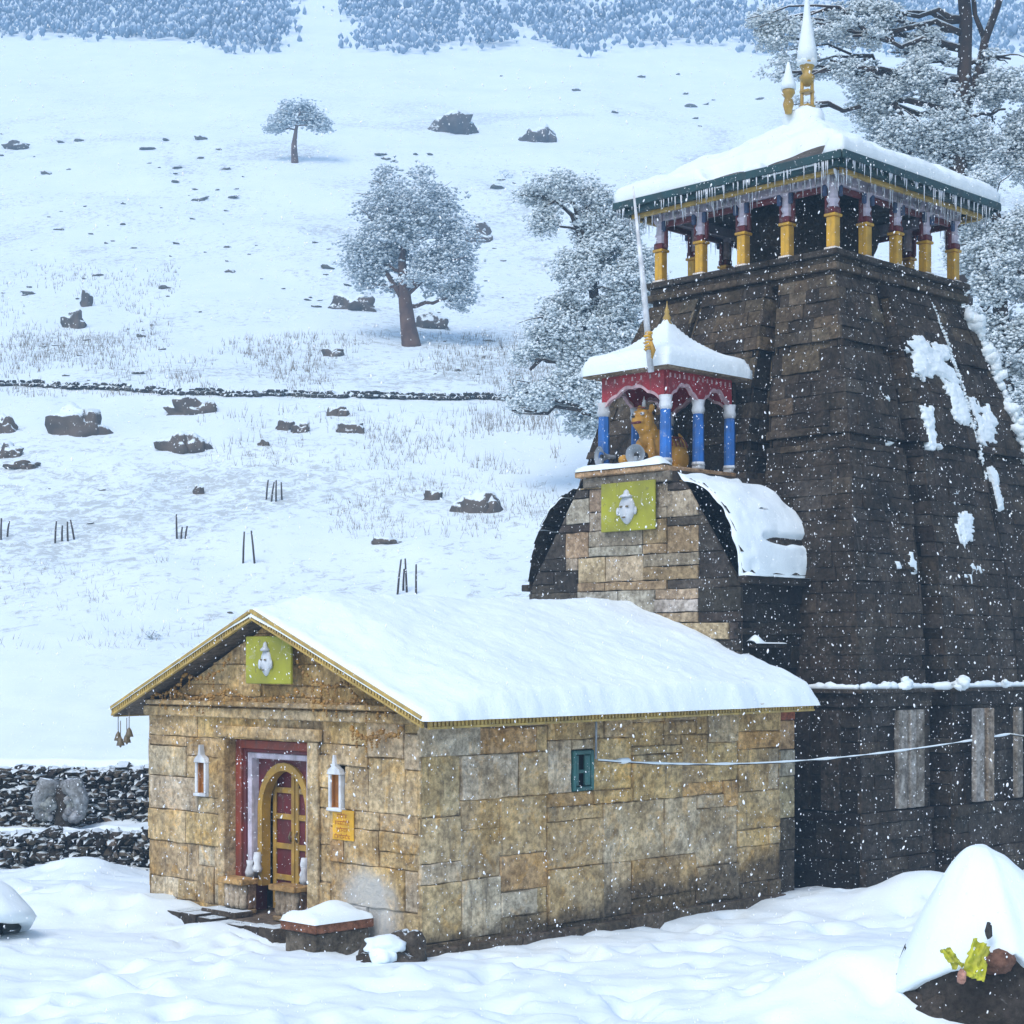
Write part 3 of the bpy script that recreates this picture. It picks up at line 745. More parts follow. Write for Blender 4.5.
    # projecting slab under the pavilion with snow on its front
    sl = MB(); sl.box(VF - .14, 8.2, -.70, .95, 5.87, 5.95, (.40, .27, .16)); sl.box(VF - .06, 8.2, -.80, .86, 5.72, 5.866, (.20, .18, .15)); slab = part("slab", sl, M_vault, vault)
    sn = MB(); sn.grid(lambda i, j: (VF - .16 + .30 * i, -.70 + 1.66 * j, 5.952 + (.085 + .03 * nz(j * 5, i * 2, 1)) * min(1, 5 * i, 6 * (1 - i), 12 * j, 12 * (1 - j)) ** .5 + .06 * math.exp(-((j - .1) / .1) ** 2) * math.sin(math.pi * i)), 10, 40); part("slab_snow", sn, M_lump, slab)
build_vault()

# ------------------------------------------------------------------ tiger pavilion on the vault
PT0, PT1, PU0, PU1, PZ = 6.52, 7.98, -.58, .60, 5.96
pav = root("roof_pavilion", (7.25, .045, PZ), "small red and blue pillared pavilion with tent-shaped snow roof atop the vault", "pavilion")
def build_pavilion():
    def pillar(t, u, first=None):
        s = MB(); s.lathe([(.085, .10), (.082, .55), (.075, .80)], (t, u, PZ), 8, smooth=False); p = part("pillar", s, M_blue, pav)
        b = MB(); b.box(t - .07, t + .07, u - .07, u + .07, PZ, PZ + .06); b.lathe([(.10, .06), (.09, .105)], (t, u, PZ), 8); part("base", b, M_white, p)
        c = MB(); c.lathe([(.08, .80), (.10, .86), (.085, .92), (.10, 1.0)], (t, u, PZ), 8); part("capital", c, M_white, p)
        return p
    us = (PU0, PU1); tm = (PT0 + PT1) / 2
    for t in (PT0, tm, PT1):
        for u in us: pillar(t, u)
    # cusped arch boards
    def arch_board(L_, mapf, bays):
        mb, ed = MB(), MB(); n = 28
        for b in range(bays):
            x0, x1 = L_ * b / bays, L_ * (b + 1) / bays; pts = []
            for k in range(n + 1):
                f = k / n; s = 2 * f - 1
                y = .86 + .30 * max(0, 1 - abs(s) ** 1.7) ** .9 + .035 * abs(math.sin(f * math.pi * 4)) - (.0 if abs(s) < .93 else .05)
                pts.append((x0 + (x1 - x0) * f, min(y, 1.22)))
            for k in range(n):
                a, c = pts[k], pts[k + 1]
                mb.prism([a, c, (c[0], 1.36), (a[0], 1.36)], mapf, -.03, .02)
                ed.prism([(a[0], a[1] - .022), (c[0], c[1] - .022), (c[0], c[1] + .022), (a[0], a[1] + .022)], mapf, -.035, .030)
            for k in range(7):       # pale painted sprigs on the red
                f = x0 + (x1 - x0) * (k + .5) / 7
                ed.prism([(f - .02, 1.26), (f + .02, 1.26), (f + .012, 1.32), (f - .012, 1.32)], mapf, .0, .024)
        return mb, ed
    for mapf, L_, bays in ((lambda a, z, o: (PT0 - .02 - o, PU1 - a, PZ + z), PU1 - PU0, 1), (lambda a, z, o: (PT0 + a, PU0 - .02 - o, PZ + z), PT1 - PT0, 2),
                           (lambda a, z, o: (PT1 + .02 + o, PU0 + a, PZ + z), PU1 - PU0, 1), (lambda a, z, o: (PT1 - a, PU1 + .02 + o, PZ + z), PT1 - PT0, 2)):
        mb, ed = arch_board(L_, mapf, bays); a = part("arch_board", mb, M_brightred, pav); part("arch_edging", ed, M_pink, a)
    # concave tent roof
    tc, ucn, ht, hu = (PT0 + PT1) / 2, (PU0 + PU1) / 2, (PT1 - PT0) / 2 + .22, (PU1 - PU0) / 2 + .22
    mb = MB(); mb.box(tc - ht, tc + ht, ucn - hu, ucn + hu, PZ + 1.36, PZ + 1.41, (.25, .20, .14)); roof = part("roof", mb, M_slate, pav)
    def tent(i, j):
        a, b = 2 * i - 1, 2 * j - 1; m = max(abs(a), abs(b)); q = 1 - m
        rr = min(1.0, (a * a + b * b) ** .5)
        z = .24 * sstep(0, .16, q) ** .6 + .14 * q + .50 * q ** 2.5
        z += .022 * nz(a * 3, b * 3, 4) * sstep(0, .2, q)
        k = 1.07 if m < 1 else 1.02
        return (tc + a * ht * k, ucn + b * hu * k, PZ + 1.415 + z - (.03 if m >= 1 else 0))
    sn = MB(); sn.grid(tent, 44, 44); part("snow_cover", sn, M_roofsnow, roof)
    fn = MB(); fn.lathe([(.05, 0), (.085, .04), (.05, .09), (.065, .13), (.03, .19), (.04, .22), (.012, .30), (.004, .38)], (tc, ucn, PZ + 2.14), 14); part("finial", fn, M_gold, roof)
    # back panel (dark stone of the tower side)
    bp = MB(); bp.box(PT1 + .10, PT1 + .16, PU0, PU1, PZ, PZ + 1.35, (.06, .05, .045)); part("back_panel", bp, M_dark, pav)
build_pavilion()

def tiger():
    rng = random.Random(4); t0, u0, z0 = 6.78, .03, 5.96
    bm = MB()
    def bl(t, u, z, r): bm.blob((t0 + t, u0 + u, z0 + z), r, rng, 3, .04, rot=False)
    bl(.55, 0, .30, (.34, .17, .22)); bl(.22, 0, .36, (.20, .17, .26)); bl(.08, 0, .52, (.15, .13, .22))
    bl(-.02, .02, .72, (.17, .16, .17)); bl(-.13, 0, .70, (.13, .105, .085)); bl(-.10, 0, .63, (.10, .085, .05)); bl(-.03, 0, .60, (.10, .12, .10)); bl(-.22, 0, .735, (.04, .06, .035))
    for s in (1, -1):
        bl(.02, s * .115, .90, (.04, .05, .06)); bl(0, s * .12, .22, (.07, .06, .24)); bl(-.07, s * .12, .04, (.11, .07, .05))
        bl(.62, s * .15, .20, (.18, .08, .19)); bl(.42, s * .18, .05, (.16, .065, .05)); bl(-.09, s * .07, .83, (.05, .055, .035))
    bm.tube([(t0 + .85, u0, z0 + .22), (t0 + .98, u0 + .05, z0 + .35), (t0 + .95, u0 + .10, z0 + .55), (t0 + .88, u0 + .10, z0 + .62)], [.05, .04, .035, .02], 8)
    o = root("tiger_statue", (t0, u0, z0), "yellow painted tiger statue with snarling red mouth seated inside the pavilion", "statue")
    body = part("body", bm, M_tiger, o)
    md = body.modifiers.new("r", 'REMESH'); md.mode = 'VOXEL'; md.voxel_size = .016
    sm_ = body.modifiers.new("s", 'SMOOTH'); sm_.iterations = 5
    dg = bpy.context.evaluated_depsgraph_get(); me = bpy.data.meshes.new_from_object(body.evaluated_get(dg)); body.modifiers.clear(); body.data = me
    for p in me.polygons: p.use_smooth = True
    m = MB(); m.blob((t0 - .195, u0, z0 + .672), (.060, .098, .030), rng, 2, 0, rot=False); mouth = part("mouth", m, M_red, o)
    q = MB()
    for k in range(7):
        for s, zz in ((1, .692), (-1, .656)): q.lathe([(.011, 0), (.003, s * -.022)] if s > 0 else [(.003, .022), (.011, 0)], (t0 - .235 + .012 * abs(k - 3), u0 - .06 + .02 * k, z0 + zz), 6)
    part("teeth", q, M_white, mouth)
    for s in (1, -1):
        e = MB(); e.blob((t0 - .150, u0 + s * .075, z0 + .80), (.03, .036, .026), rng, 2, 0, rot=False); ey = part("eye", e, M_white, o)
        pu = MB(); pu.blob((t0 - .176, u0 + s * .078, z0 + .80), (.010, .013, .016), rng, 2, 0, rot=False); part("pupil", pu, M_black, ey)
    n = MB(); n.blob((t0 - .262, u0, z0 + .752), (.018, .034, .018), rng, 2, 0, rot=False); part("nose", n, M_black, o)
    st = MB()
    for k in range(7):
        tt = t0 + .25 + .085 * k
        st.tube([(tt, u0 + .185 * math.cos(w) * (1 if k < 6 else .95), z0 + .31 + .232 * math.sin(w)) for w in [math.radians(x) for x in range(20, 165, 18)]], .010, 5)
    for zz in (.84, .90): st.tube([(t0 - .10, u0 + y, z0 + zz - .25 * y * y * 4) for y in (-.09, -.04, 0, .04, .09)], .008, 5)
    part("stripe", st, M_rust, o)
    hr = MB(); hr.lathe([(.035, 0), (.02, .08), (.006, .15)], (t0 - .02, u0, z0 + .92), 8); part("crest", hr, M_white, o)
    b = MB(); b.blob((6.52, .22, 6.10), .075, rng, 3, .03); single("ball", b, M_tiger, (6.52, .22, 6.02), "small ochre ball on the slab in front of the tiger statue", "ball")
tiger()
def speaker(t, u, z, yaw, label):
    """grey horn loudspeaker; the horn opens along local -t turned by yaw"""
    r = root("loudspeaker", (t, u, z), label, "loudspeaker", group="horn loudspeakers on the pavilion ledge")
    R = Matrix.Rotation(yaw, 4, 'Z') @ Matrix.Rotation(math.radians(-90), 4, 'Y')
    h = MB(); h.lathe([(.03, -.24), (.032, -.16), (.045, -.08), (.08, -.02), (.135, .03), (.15, .04), (.14, .036), (.07, -.02), (.03, -.06)], (t, u, z + .17), 20, M=R); part("horn", h, M_grey, r)
    d = MB(); d.lathe([(.05, -.36), (.07, -.34), (.07, -.25), (.04, -.23)], (t, u, z + .17), 16, M=R); d.lathe([(.02, -.06), (.035, .0), (.02, .02)], (t, u, z + .17), 12, M=R); part("driver", d, M_black, r)
    b = MB(); b.box(t - .03, t + .03, u - .03, u + .03, z, z + .15); part("bracket", b, M_grey, r)
speaker(6.40, -.13, 5.97, math.radians(20), "grey horn loudspeaker on the pavilion ledge beside the blue corner pillar")
speaker(6.42, .56, 6.0, math.radians(-20), "grey horn loudspeaker on the pavilion ledge at its outer end")
def flagpole():
    a = px_at(651, 372, 25.2); b = px_at(633, 186, 25.2)
    r = root("flag_pole", tuple(a), "tall snow-coated pole leaning in front of the pavilion roof", "pole", temple=False)
    m = MB(); m.tube([a, a.lerp(b, .5) + Vector((.012, 0, 0)), b], [.045, .042, .012], 10); part("pole", m, M_white, r)
    c = MB(); p = a.lerp(b, .16)
    for k in range(6): c.blob((p.x + .01 * (k % 2), p.y, p.z - .10 + .045 * k), (.06, .06, .03), random.Random(k), 2, .3)
    c.tube([p + Vector((.03, -.04, 0)), p + Vector((.07, -.05, -.12)), p + Vector((.05, -.05, -.24))], [.03, .035, .01], 6)
    part("cloth", c, M_pillar, r)
flagpole()

# ------------------------------------------------------------------ the tower
TC = 10.72
tower = root("temple_tower", (TC, 0, 0), "tall dark curved stone temple tower with a pillared gallery and snowy pyramid roof", "temple tower")
HP = [(-.5, 3.10), (2.78, 3.10), (2.82, 3.02), (3.6, 2.97), (4.5, 2.86), (5.4, 2.71), (6.2, 2.55), (7.0, 2.36), (7.6, 2.20), (8.2, 2.02), (8.7, 1.85), (9.0, 1.74), (9.3, 1.72)]
def hz(z):
    for (a, ha), (b, hb) in zip(HP, HP[1:]):
        if z <= b: return ha + (hb - ha) * (z - a) / (b - a)
    return HP[-1][1]
def build_tower():
    rng = random.Random(31)
    def plan(z, rel):
        """rel: key of the section corner -> (a, n) on one face"""
        h = hz(z); b = .33 * h; g = .105 * h; dp = .24 * h; pr = .05 * h
        return {'k0': (-h, h), 'k1': (-b - g, h), 'g0': (-b - g, h - dp), 'g1': (-b, h - dp), 'b0': (-b, h + pr), 'b1': (b, h + pr), 'g2': (b, h - dp), 'g3': (b + g, h - dp), 'k2': (b + g, h), 'k3': (h, h)}[rel]
    def faceT(side, a, n):
        # side 0 faces -t, 1 faces -u, 2 faces +t, 3 faces +u; a runs left to right seen from outside
        return [(TC - n, -a), (TC + a, -n), (TC + n, a), (TC - a, n)][side]
    def pmap(side, r0, r1):
        def f(s, z, o):
            (a0, n0), (a1, n1) = plan(z, r0), plan(z, r1); Lw = math.hypot(a1 - a0, n1 - n0) or 1e-6
            k = s; na, nn = -(n1 - n0) / Lw, (a1 - a0) / Lw
            a = a0 + (a1 - a0) * k + na * o; n = n0 + (n1 - n0) * k + nn * o
            t, u = faceT(side, a, n); return (t, u, z)
        return f
    def width(r0, r1, z): (a0, n0), (a1, n1) = plan(z, r0), plan(z, r1); return math.hypot(a1 - a0, n1 - n0)
    Zl = lines(-.4, 2.74, .22, rng, [.45, .95, 1.1, 2.55], .1)
    Zu = lines(2.86, 8.86, .21, rng, [6.30, 6.42, 6.54, 7.72, 7.84], .15)
    def offl(z): return .10 if z < .45 else .05 if z < .95 else .08 if z < 1.09 else 0 if z < 2.54 else .06
    def offu(z): return -.045 if 6.29 < z < 6.41 or 7.71 < z < 7.83 else (.03 if 6.41 <= z < 6.53 else 0)
    ol = [offl((a + b) / 2) for a, b in zip(Zl, Zl[1:])]; ou = [offu((a + b) / 2) for a, b in zip(Zu, Zu[1:])]
    blk = [(.038, .032, .028), (.055, .045, .038), (.075, .062, .05), (.045, .038, .033)]
    mid = [(.10, .08, .06), (.13, .105, .08), (.085, .07, .055), (.11, .10, .09)]
    tan = [(.25, .19, .12), (.20, .155, .105), (.16, .13, .10), (.30, .25, .17)]
    low, up, wet_dark = MB(), MB(), MB()
    for side in range(4):
        def pal(r, s, z, side=side):
            k = r.random()
            hi = (z - 5.0) / 4.0
            if side == 0:
                if k < max(0, hi - .2) * 1.3: return vary(r, r.choice(tan), .2)
                return vary(r, r.choice(mid if k < .35 + .4 * hi else blk), .25)
            if side == 1:
                if z > 8.2 and k < .4: return vary(r, r.choice(tan), .25)
                return vary(r, r.choice(mid if k < .55 else blk), .25)
            return vary(r, r.choice(mid + blk), .25)
        for r0, r1 in (('k0', 'k1'), ('k1', 'g0'), ('g0', 'g1'), ('g1', 'b0'), ('b0', 'b1'), ('b1', 'g2'), ('g2', 'g3'), ('g3', 'k2'), ('k2', 'k3')):
            w = width(r0, r1, 5.0); f = pmap(side, r0, r1)
            narrow = r0 in ('g0', 'g2')
            P = (lambda r, s, z: vary(r, r.choice(blk), .2)) if narrow else pal
            g = lambda a, z, o, f=f, w=w: f(a / w, z, o)
            chan = r0 in ('g0', 'g2', 'k1', 'g1', 'b1', 'g3')
            coursed(wet_dark if chan or side == 0 else low, w, 0, 0, g, .62, .3, P, rng, Z=Zl, offs=ol)
            coursed(wet_dark if chan else up, w, 0, 0, g, .62, .3, P, rng, Z=Zu, offs=ou, rough=.02)
    part("base_wall", low, M_dark, tower); part("spire_wall", up, M_dark, tower); part("dark_wall", wet_dark, M_darkest, tower)  # last part: groove panels and low front face in the darkest stone
    # limewashed pilasters on the faces seen, and their caps
    def pil(side, a0, a1, n, z0, z1, c):
        pl = MB()
        p = [faceT(side, a0, n - .01), faceT(side, a1, n + .07)]
        pl.box(p[0][0], p[1][0], p[0][1], p[1][1], z0, z1, c); part("pilaster", pl, M_plaster if side else M_dark, tower)
    pn = 0
    for i, (a0, a1, c) in enumerate([(-2.25, -2.02, (.34, .33, .31)), (-1.97, -1.82, (.40, .40, .39)), (-1.77, -1.58, (.30, .28, .25))]):
        pil(1, a0, a1, 3.10 + .02 * (i % 2), 1.12, 2.50, c)
    for i, (a0, a1, c) in enumerate([(-.72, -.48, (.44, .44, .44)), (-.42, -.24, (.34, .26, .18)), (.45, .62, (.24, .22, .19))]):
        pil(1, a0, a1, 3.41 + .02 * (i % 2), 1.15, 2.50, c)
    for a0, a1 in ((2.0, 2.3), (2.5, 2.8)): pil(0, a0, a1, 3.10, 1.12, 2.50, (.06, .05, .045))
    # ledge all round at the foot of the spire, and the snow lying on it
    lg = MB(); sn = MB()
    keys = ['k0', 'k1', 'g1', 'b0', 'b1', 'g2', 'k2', 'k3']
    ring = []
    for side in range(4):
        for k in keys[:-1]:
            a, n = plan(2.7, k); ring.append((side, a, n))
    for o0, z0, z1, c in ((.12, 2.745, 2.80, (.09, .075, .06)), (.05, 2.62, 2.742, (.05, .045, .04))):
        top = []
        for side, a, n in ring:
            aa = a + (o0 if a > 0 else -o0) * (1 if abs(a) > 2.9 else .5); top.append(faceT(side, aa, n + o0))
        N_ = len(top); vs = [(t, u, z0) for t, u in top] + [(t, u, z1) for t, u in top]
        lg.add(vs, [tuple(range(N_))[::-1], tuple(range(N_, 2 * N_))] + [(i, (i + 1) % N_, N_ + (i + 1) % N_, N_ + i) for i in range(N_)], c)
    ledge = part("ledge", lg, M_dark, tower)
    pts = []
    for side in (0, 1):
        for k in ('k0', 'k1', 'b0', 'b1', 'k2', 'k3'):
            a, n = plan(2.7, k); pts.append(faceT(side, a, n + .04))
    def along(pts, z, w, h, step=.05, seed=0):
        path = []
        for p, q in zip(pts, pts[1:]):
            L_ = math.hypot(q[0] - p[0], q[1] - p[1]); n = max(1, int(L_ / step))
            path += [(p[0] + (q[0] - p[0]) * i / n, p[1] + (q[1] - p[1]) * i / n) for i in range(n)]
        path.append(pts[-1])
        rad = [max(.012, w * (.75 + .9 * nz(i * .11, seed, 2) + .5 * nz(i * .5, seed, 7))) for i in range(len(path))]
        sn.tube([(p[0], p[1], z + r * .35) for p, r in zip(path, rad)], rad, 8)
    along(pts[:6], 2.81, .055, .05, seed=1); along(pts[6:], 2.81, .065, .05, seed=2); 
    for side, a, n, r in ((1, -2.1, 3.16, .15), (1, -1.05, 3.5, .17), (1, .1, 3.5, .10), (1, -2.5, 3.14, .08)):
        t, u = faceT(side, a, n)
        for q in range(5): sn.blob((t + rng.uniform(-.6, .6) * r, u + rng.uniform(-.2, .2) * r, 2.83 + .12 * r * q), (r * (.75 - .1 * q), r * .55, r * .42), rng, 2, .4)
    part("ledge_snow", sn, M_lump, ledge)
    # snow caught on the curved spire: along the far edges and on the flat of the right face
    sp = MB()
    def strip(key, side, z0, z1, w, o, sd):
        P, R = [], []
        n = 60
        for i in range(n + 1):
            z = z0 + (z1 - z0) * i / n; a, nn = plan(z, key); t, u = faceT(side, a, nn + o); P.append((t, u, z)); R.append(max(.006, w * (.7 + 1.1 * nz(i * .22, sd, 3))))
        for p, r in zip(P, R):
            if r < .01: continue
            for q in range(3): sp.blob((p[0] + rng.uniform(-.6, .6) * r, p[1] + rng.uniform(-.6, .6) * r, p[2] + rng.uniform(-.03, .03)), (r * rng.uniform(.5, 1.1), r * rng.uniform(.5, 1.1), r * rng.uniform(.5, .9)), rng, 1, .45)
    strip('b1', 1, 8.75, 6.0, .035, .0, 1); strip('k3', 1, 8.75, 5.0, .15, .02, 2); strip('k2', 1, 8.3, 6.3, .03, .0, 3)
    def patch(side, a0, a1, z0, z1, th, sd, thr=0.0):
        def fn(i, j):
            z = z1 + (z0 - z1) * j
            a = a0 + (a1 - a0) * i
            nb = hz(z) * (1.05 if abs(a) < .33 * hz(z) else 1.0)
            e = min(1, 3 * i, 3 * (1 - i), 3.5 * j, 3.5 * (1 - j))
            n_ = nz(a * 2.6 + sd, z * 3.4, sd) * .9 + nz(a * 6 + sd, z * 11, sd) * .6 + nz(a * 17, z * 26, sd) * .35
            chan = .31 * hz(z) < abs(a) < .46 * hz(z); nb = hz(z) * .70 if chan else nb; e = -1 if chan else e; k = e * 1.15 - .42 - thr + n_ * .75; h = .018 + th * 1.5 * min(1, k) if k > .02 else -.06
            t, u = faceT(side, a, nb + h); return (t, u, z)
        sp.grid(fn, 70, 60)
    patch(1, -.80, .80, 7.35, 8.15, .035, 1); patch(1, .1, .85, 6.7, 7.6, .03, 4, .1); patch(1, .95, 1.8, 6.4, 7.4, .035, 6, .15); patch(1, -2.2, -.9, 4.0, 5.8, .012, 21, 1.02); patch(1, -.7, .7, 3.6, 6.2, .014, 23, .95); patch(1, -1.9, -.9, 6.0, 7.8, .012, 27, 1.0); patch(1, -.70, -.25, 6.3, 7.1, .03, 8, .1); patch(1, 1.0, 1.5, 5.4, 6.3, .03, 9, .15)
    patch(1, -.3, .3, 4.8, 5.5, .02, 11, .3)
    part("spire_snow", sp, M_lump, tower)
    # cornice and gallery floor
    co = MB()
    for h, z0, z1, c in ((1.76, 8.84, 8.93, (.13, .11, .085)), (1.84, 8.935, 9.04, (.24, .19, .13)), (1.79, 9.045, 9.14, (.15, .125, .10)), (1.86, 9.145, 9.235, (.10, .09, .08))):
        for k in range(6):
            a0, a1 = -h + 2 * h * k / 6, -h + 2 * h * (k + 1) / 6 - .008
            co.box(TC - h, TC - h + .7, a0, a1, z0, z1, vary(rng, c, .25)); co.box(TC + h - .7, TC + h, a0, a1, z0, z1, vary(rng, c, .25))
            if 0 < k < 5: 
                co.box(TC + a0, TC + a1, -h, -h + .7, z0, z1 - .003, vary(rng, c, .25)); co.box(TC + a0, TC + a1, h - .7, h, z0, z1 - .003, vary(rng, c, .25))
    co.box(TC - 1.3, TC + 1.3, -1.3, 1.3, 8.7, 9.22, (.05, .045, .04))
    part("cornice", co, M_dark, tower)
    core = MB(); core.lathe([(1.02, 9.2), (1.10, 9.35), (1.0, 9.55), (1.12, 9.8), (1.16, 10.0), (1.02, 10.25), (.95, 10.5)], (TC, 0, 0), 28, (.055, .048, .042)); part("core", core, M_dark, tower)
    # pillars
    PP = 1.66; proto = None; z0 = 9.24
    pos = [(-PP + PP * k / 2, -PP) for k in range(5)] + [(-PP + PP * k / 2, PP) for k in range(5)] + [(-PP, -PP + PP * k / 2) for k in (1, 2, 3)] + [(PP, -PP + PP * k / 2) for k in (1, 2, 3)]
    for i, (dt, du) in enumerate(pos):
        if proto is None:
            c = (TC, 0); s = MB(); s.box(c[0] - .075, c[0] + .075, -.075, .075, z0 + .05, z0 + .50); proto = part("pillar", s, M_pillar, tower)
            b = MB(); b.box(c[0] - .10, c[0] + .10, -.10, .10, z0, z0 + .048); part("base", b, M_slate, proto)
            b = MB(); b.box(c[0] - .10, c[0] + .10, -.10, .10, z0 + .502, z0 + .545); part("collar", b, M_pillar, proto)
            b = MB(); b.box(c[0] - .085, c[0] + .085, -.085, .085, z0 + .547, z0 + .64); part("capital", b, M_red, proto)
            b = MB(); b.lathe([(.095, .642), (.07, .70), (.10, .76), (.075, .80), (.07, .93), (.12, .985)], (c[0], 0, z0), 8, smooth=False); part("shaft", b, M_lav, proto)
            p = proto
        else: p = copy_tree(proto, tower)
        p.location = (dt, du, 0)
    # beams, blue brackets and red hangings between the pillars
    def fsides(fn):
        for k in range(4): fn(k)
    bm_ = MB()
    for side in range(4):
        def bx(mb, a0, a1, n0, n1, z0, z1):
            p, q = faceT(side, a0, n0), faceT(side, a1, n1); mb.box(p[0], q[0], p[1], q[1], z0, z1)
        e = 0 if side % 2 else .101
        bx(bm_, -PP - .10 + e * 2, PP + .10 - e * 2, PP - .10, PP + .08, 10.225, 10.40)
        for k in range(4):
            a0 = -PP + PP * k / 2 + .085; a1 = a0 + PP / 2 - .17
            hg = MB(); bx(hg, a0, a1, PP - .03, PP + .03, 10.13, 10.22); bx(hg, a0, a0 + .05, PP - .03, PP + .03, 9.80, 10.128); bx(hg, a1 - .05, a1, PP - .03, PP + .03, 9.80, 10.128); part("frame_board", hg, M_red, tower)
            for m in range(2):
                br = MB(); bx(br, (a0 + (a1 - a0) * m) - (.012 if m == 0 else .055), (a0 + (a1 - a0) * m) + (.055 if m == 0 else .012), PP + .032, PP + .085, 10.06, 10.222); part("bracket", br, M_dullblue, tower)
    part("beam", bm_, M_lav, tower)
    # roof
    RH = 2.18
    rf = MB(); rf.box(TC - RH, TC + RH, -RH, RH, 10.46, 10.52, (.05, .05, .05)); rf.box(TC - RH + .25, TC + RH - .25, -RH + .25, RH - .25, 10.40, 10.458, (.04, .04, .04))
    n = 14
    def pyr(i, j):
        a, b = 2 * i - 1, 2 * j - 1; m = max(abs(a), abs(b)); q = 1 - m; return (TC + a * RH * .99, b * RH * .99, 10.525 + 1.24 * (.80 * q + .20 * q * q))
    rf.grid(pyr, 24, 24, (.10, .09, .08), smooth=False)
    roof = part("roof", rf, M_slate, tower)
    fa = MB()
    for side in range(4):
        p, q = faceT(side, -RH - .02, RH + .004), faceT(side, RH + (-.02 if side % 2 else .0), RH + .05); fa.box(p[0], q[0], p[1], q[1], 10.41, 10.53)
        p, q = faceT(side, -RH + .1, RH - .14), faceT(side, RH - .1, RH - .03); fa.box(p[0], q[0], p[1], q[1], 10.33, 10.457)
    part("fascia", fa, M_teal, roof)
    fy = MB()
    for side in range(4):
        p, q = faceT(side, -RH + .22, RH - .22), faceT(side, RH - .22, RH - .145); fy.box(p[0], q[0], p[1], q[1], 10.27, 10.38)
    part("fascia_trim", fy, M_trim, roof)
    ic = MB()
    for side in range(4):
        for k in range(190 if side < 2 else 70):
            a = rng.uniform(-RH * .98, RH * .98); o = rng.choice([.03, .03, -.18, -.18, -.40]); l = rng.choice([.05, .09, .13, .18, .25]) * rng.uniform(.7, 1.25)
            t, u = faceT(side, a, RH + o); zt = 10.415 if o > 0 else 10.30
            ic.lathe([(.002, -l), (.006, -l * .6), (.013, 0)], (t, u, zt), 6)
    o = part("icicle_fringe", ic, M_ice, roof); o["kind"] = "stuff"
    def snow(i, j):
        a, b = 2 * i - 1, 2 * j - 1; m = max(abs(a), abs(b)); q = 1 - m
        z = 10.525 + 1.24 * (.80 * q + .20 * q * q)
        th = (.21 + .05 * nz(a * 9, b * 9, 3)) * sstep(0, .05, q) ** .5 + .07 * nz(a * 4, b * 4, 6) * sstep(0, .1, q) - .10 * (q > .9)
        # slab of snow broken away near the front corner
        w = 1.4 * math.exp(-((a + .86) / .26) ** 2 - ((b + .58) / .26) ** 2) + .9 * math.exp(-((a + .90) / .14) ** 2 - ((b + .0) / .22) ** 2)
        th -= .95 * max(0, w + .55 * nz(a * 7, b * 7, 2) * w - .28)
        th = max(th, -.16)
        k = 1.03
        if m >= 1: return (TC + a * RH * 1.0, b * RH * 1.0, 10.50)
        return (TC + a * RH * k, b * RH * k, z + th)
    sn = MB(); sn.grid(snow, 100, 100); part("snow_cover", sn, M_roofsnow, roof)
    # finials
    f1 = MB()
    for s in (1, -1): f1.tube([(TC + .05 * s, -.07 * s, 11.75), (TC + .05 * s, -.06 * s, 12.55)], .03, 8)
    f1.lathe([(.05, 12.42), (.10, 12.50), (.13, 12.56), (.07, 12.62), (.10, 12.70), (.14, 12.78), (.06, 12.90)], (TC, 0, 0), 14); f1.box(TC - .10, TC + .10, -.10, .10, 12.06, 12.11); f1.box(TC - .09, TC + .09, -.09, .09, 12.30, 12.35)
    fin = part("finial", f1, M_gold, roof)
    c = MB(); c.lathe([(.10, 12.78), (.165, 12.84), (.15, 13.0), (.10, 13.3), (.055, 13.6), (.03, 13.9), (.01, 14.2)], (TC, 0, 0), 14); c.blob((TC, 0, 12.80), (.17, .17, .08), rng, 2, .3); part("spire_snow_cap", c, M_lump, fin)
    f2 = MB(); c2 = (TC - .42, .06); f2.lathe([(.05, 11.9), (.09, 12.05), (.06, 12.15), (.11, 12.22), (.09, 12.30)], (c2[0], c2[1], 0), 12); fin2 = part("finial", f2, M_gold, roof)
    c = MB(); c.lathe([(.12, 12.28), (.12, 12.36), (.06, 12.55), (.02, 12.72)], (c2[0], c2[1], 0), 12); c.blob((TC - .1, 0, 11.78), (.34, .31, .28), rng, 3, .2); part("snow_cap", c, M_lump, fin2)
build_tower()

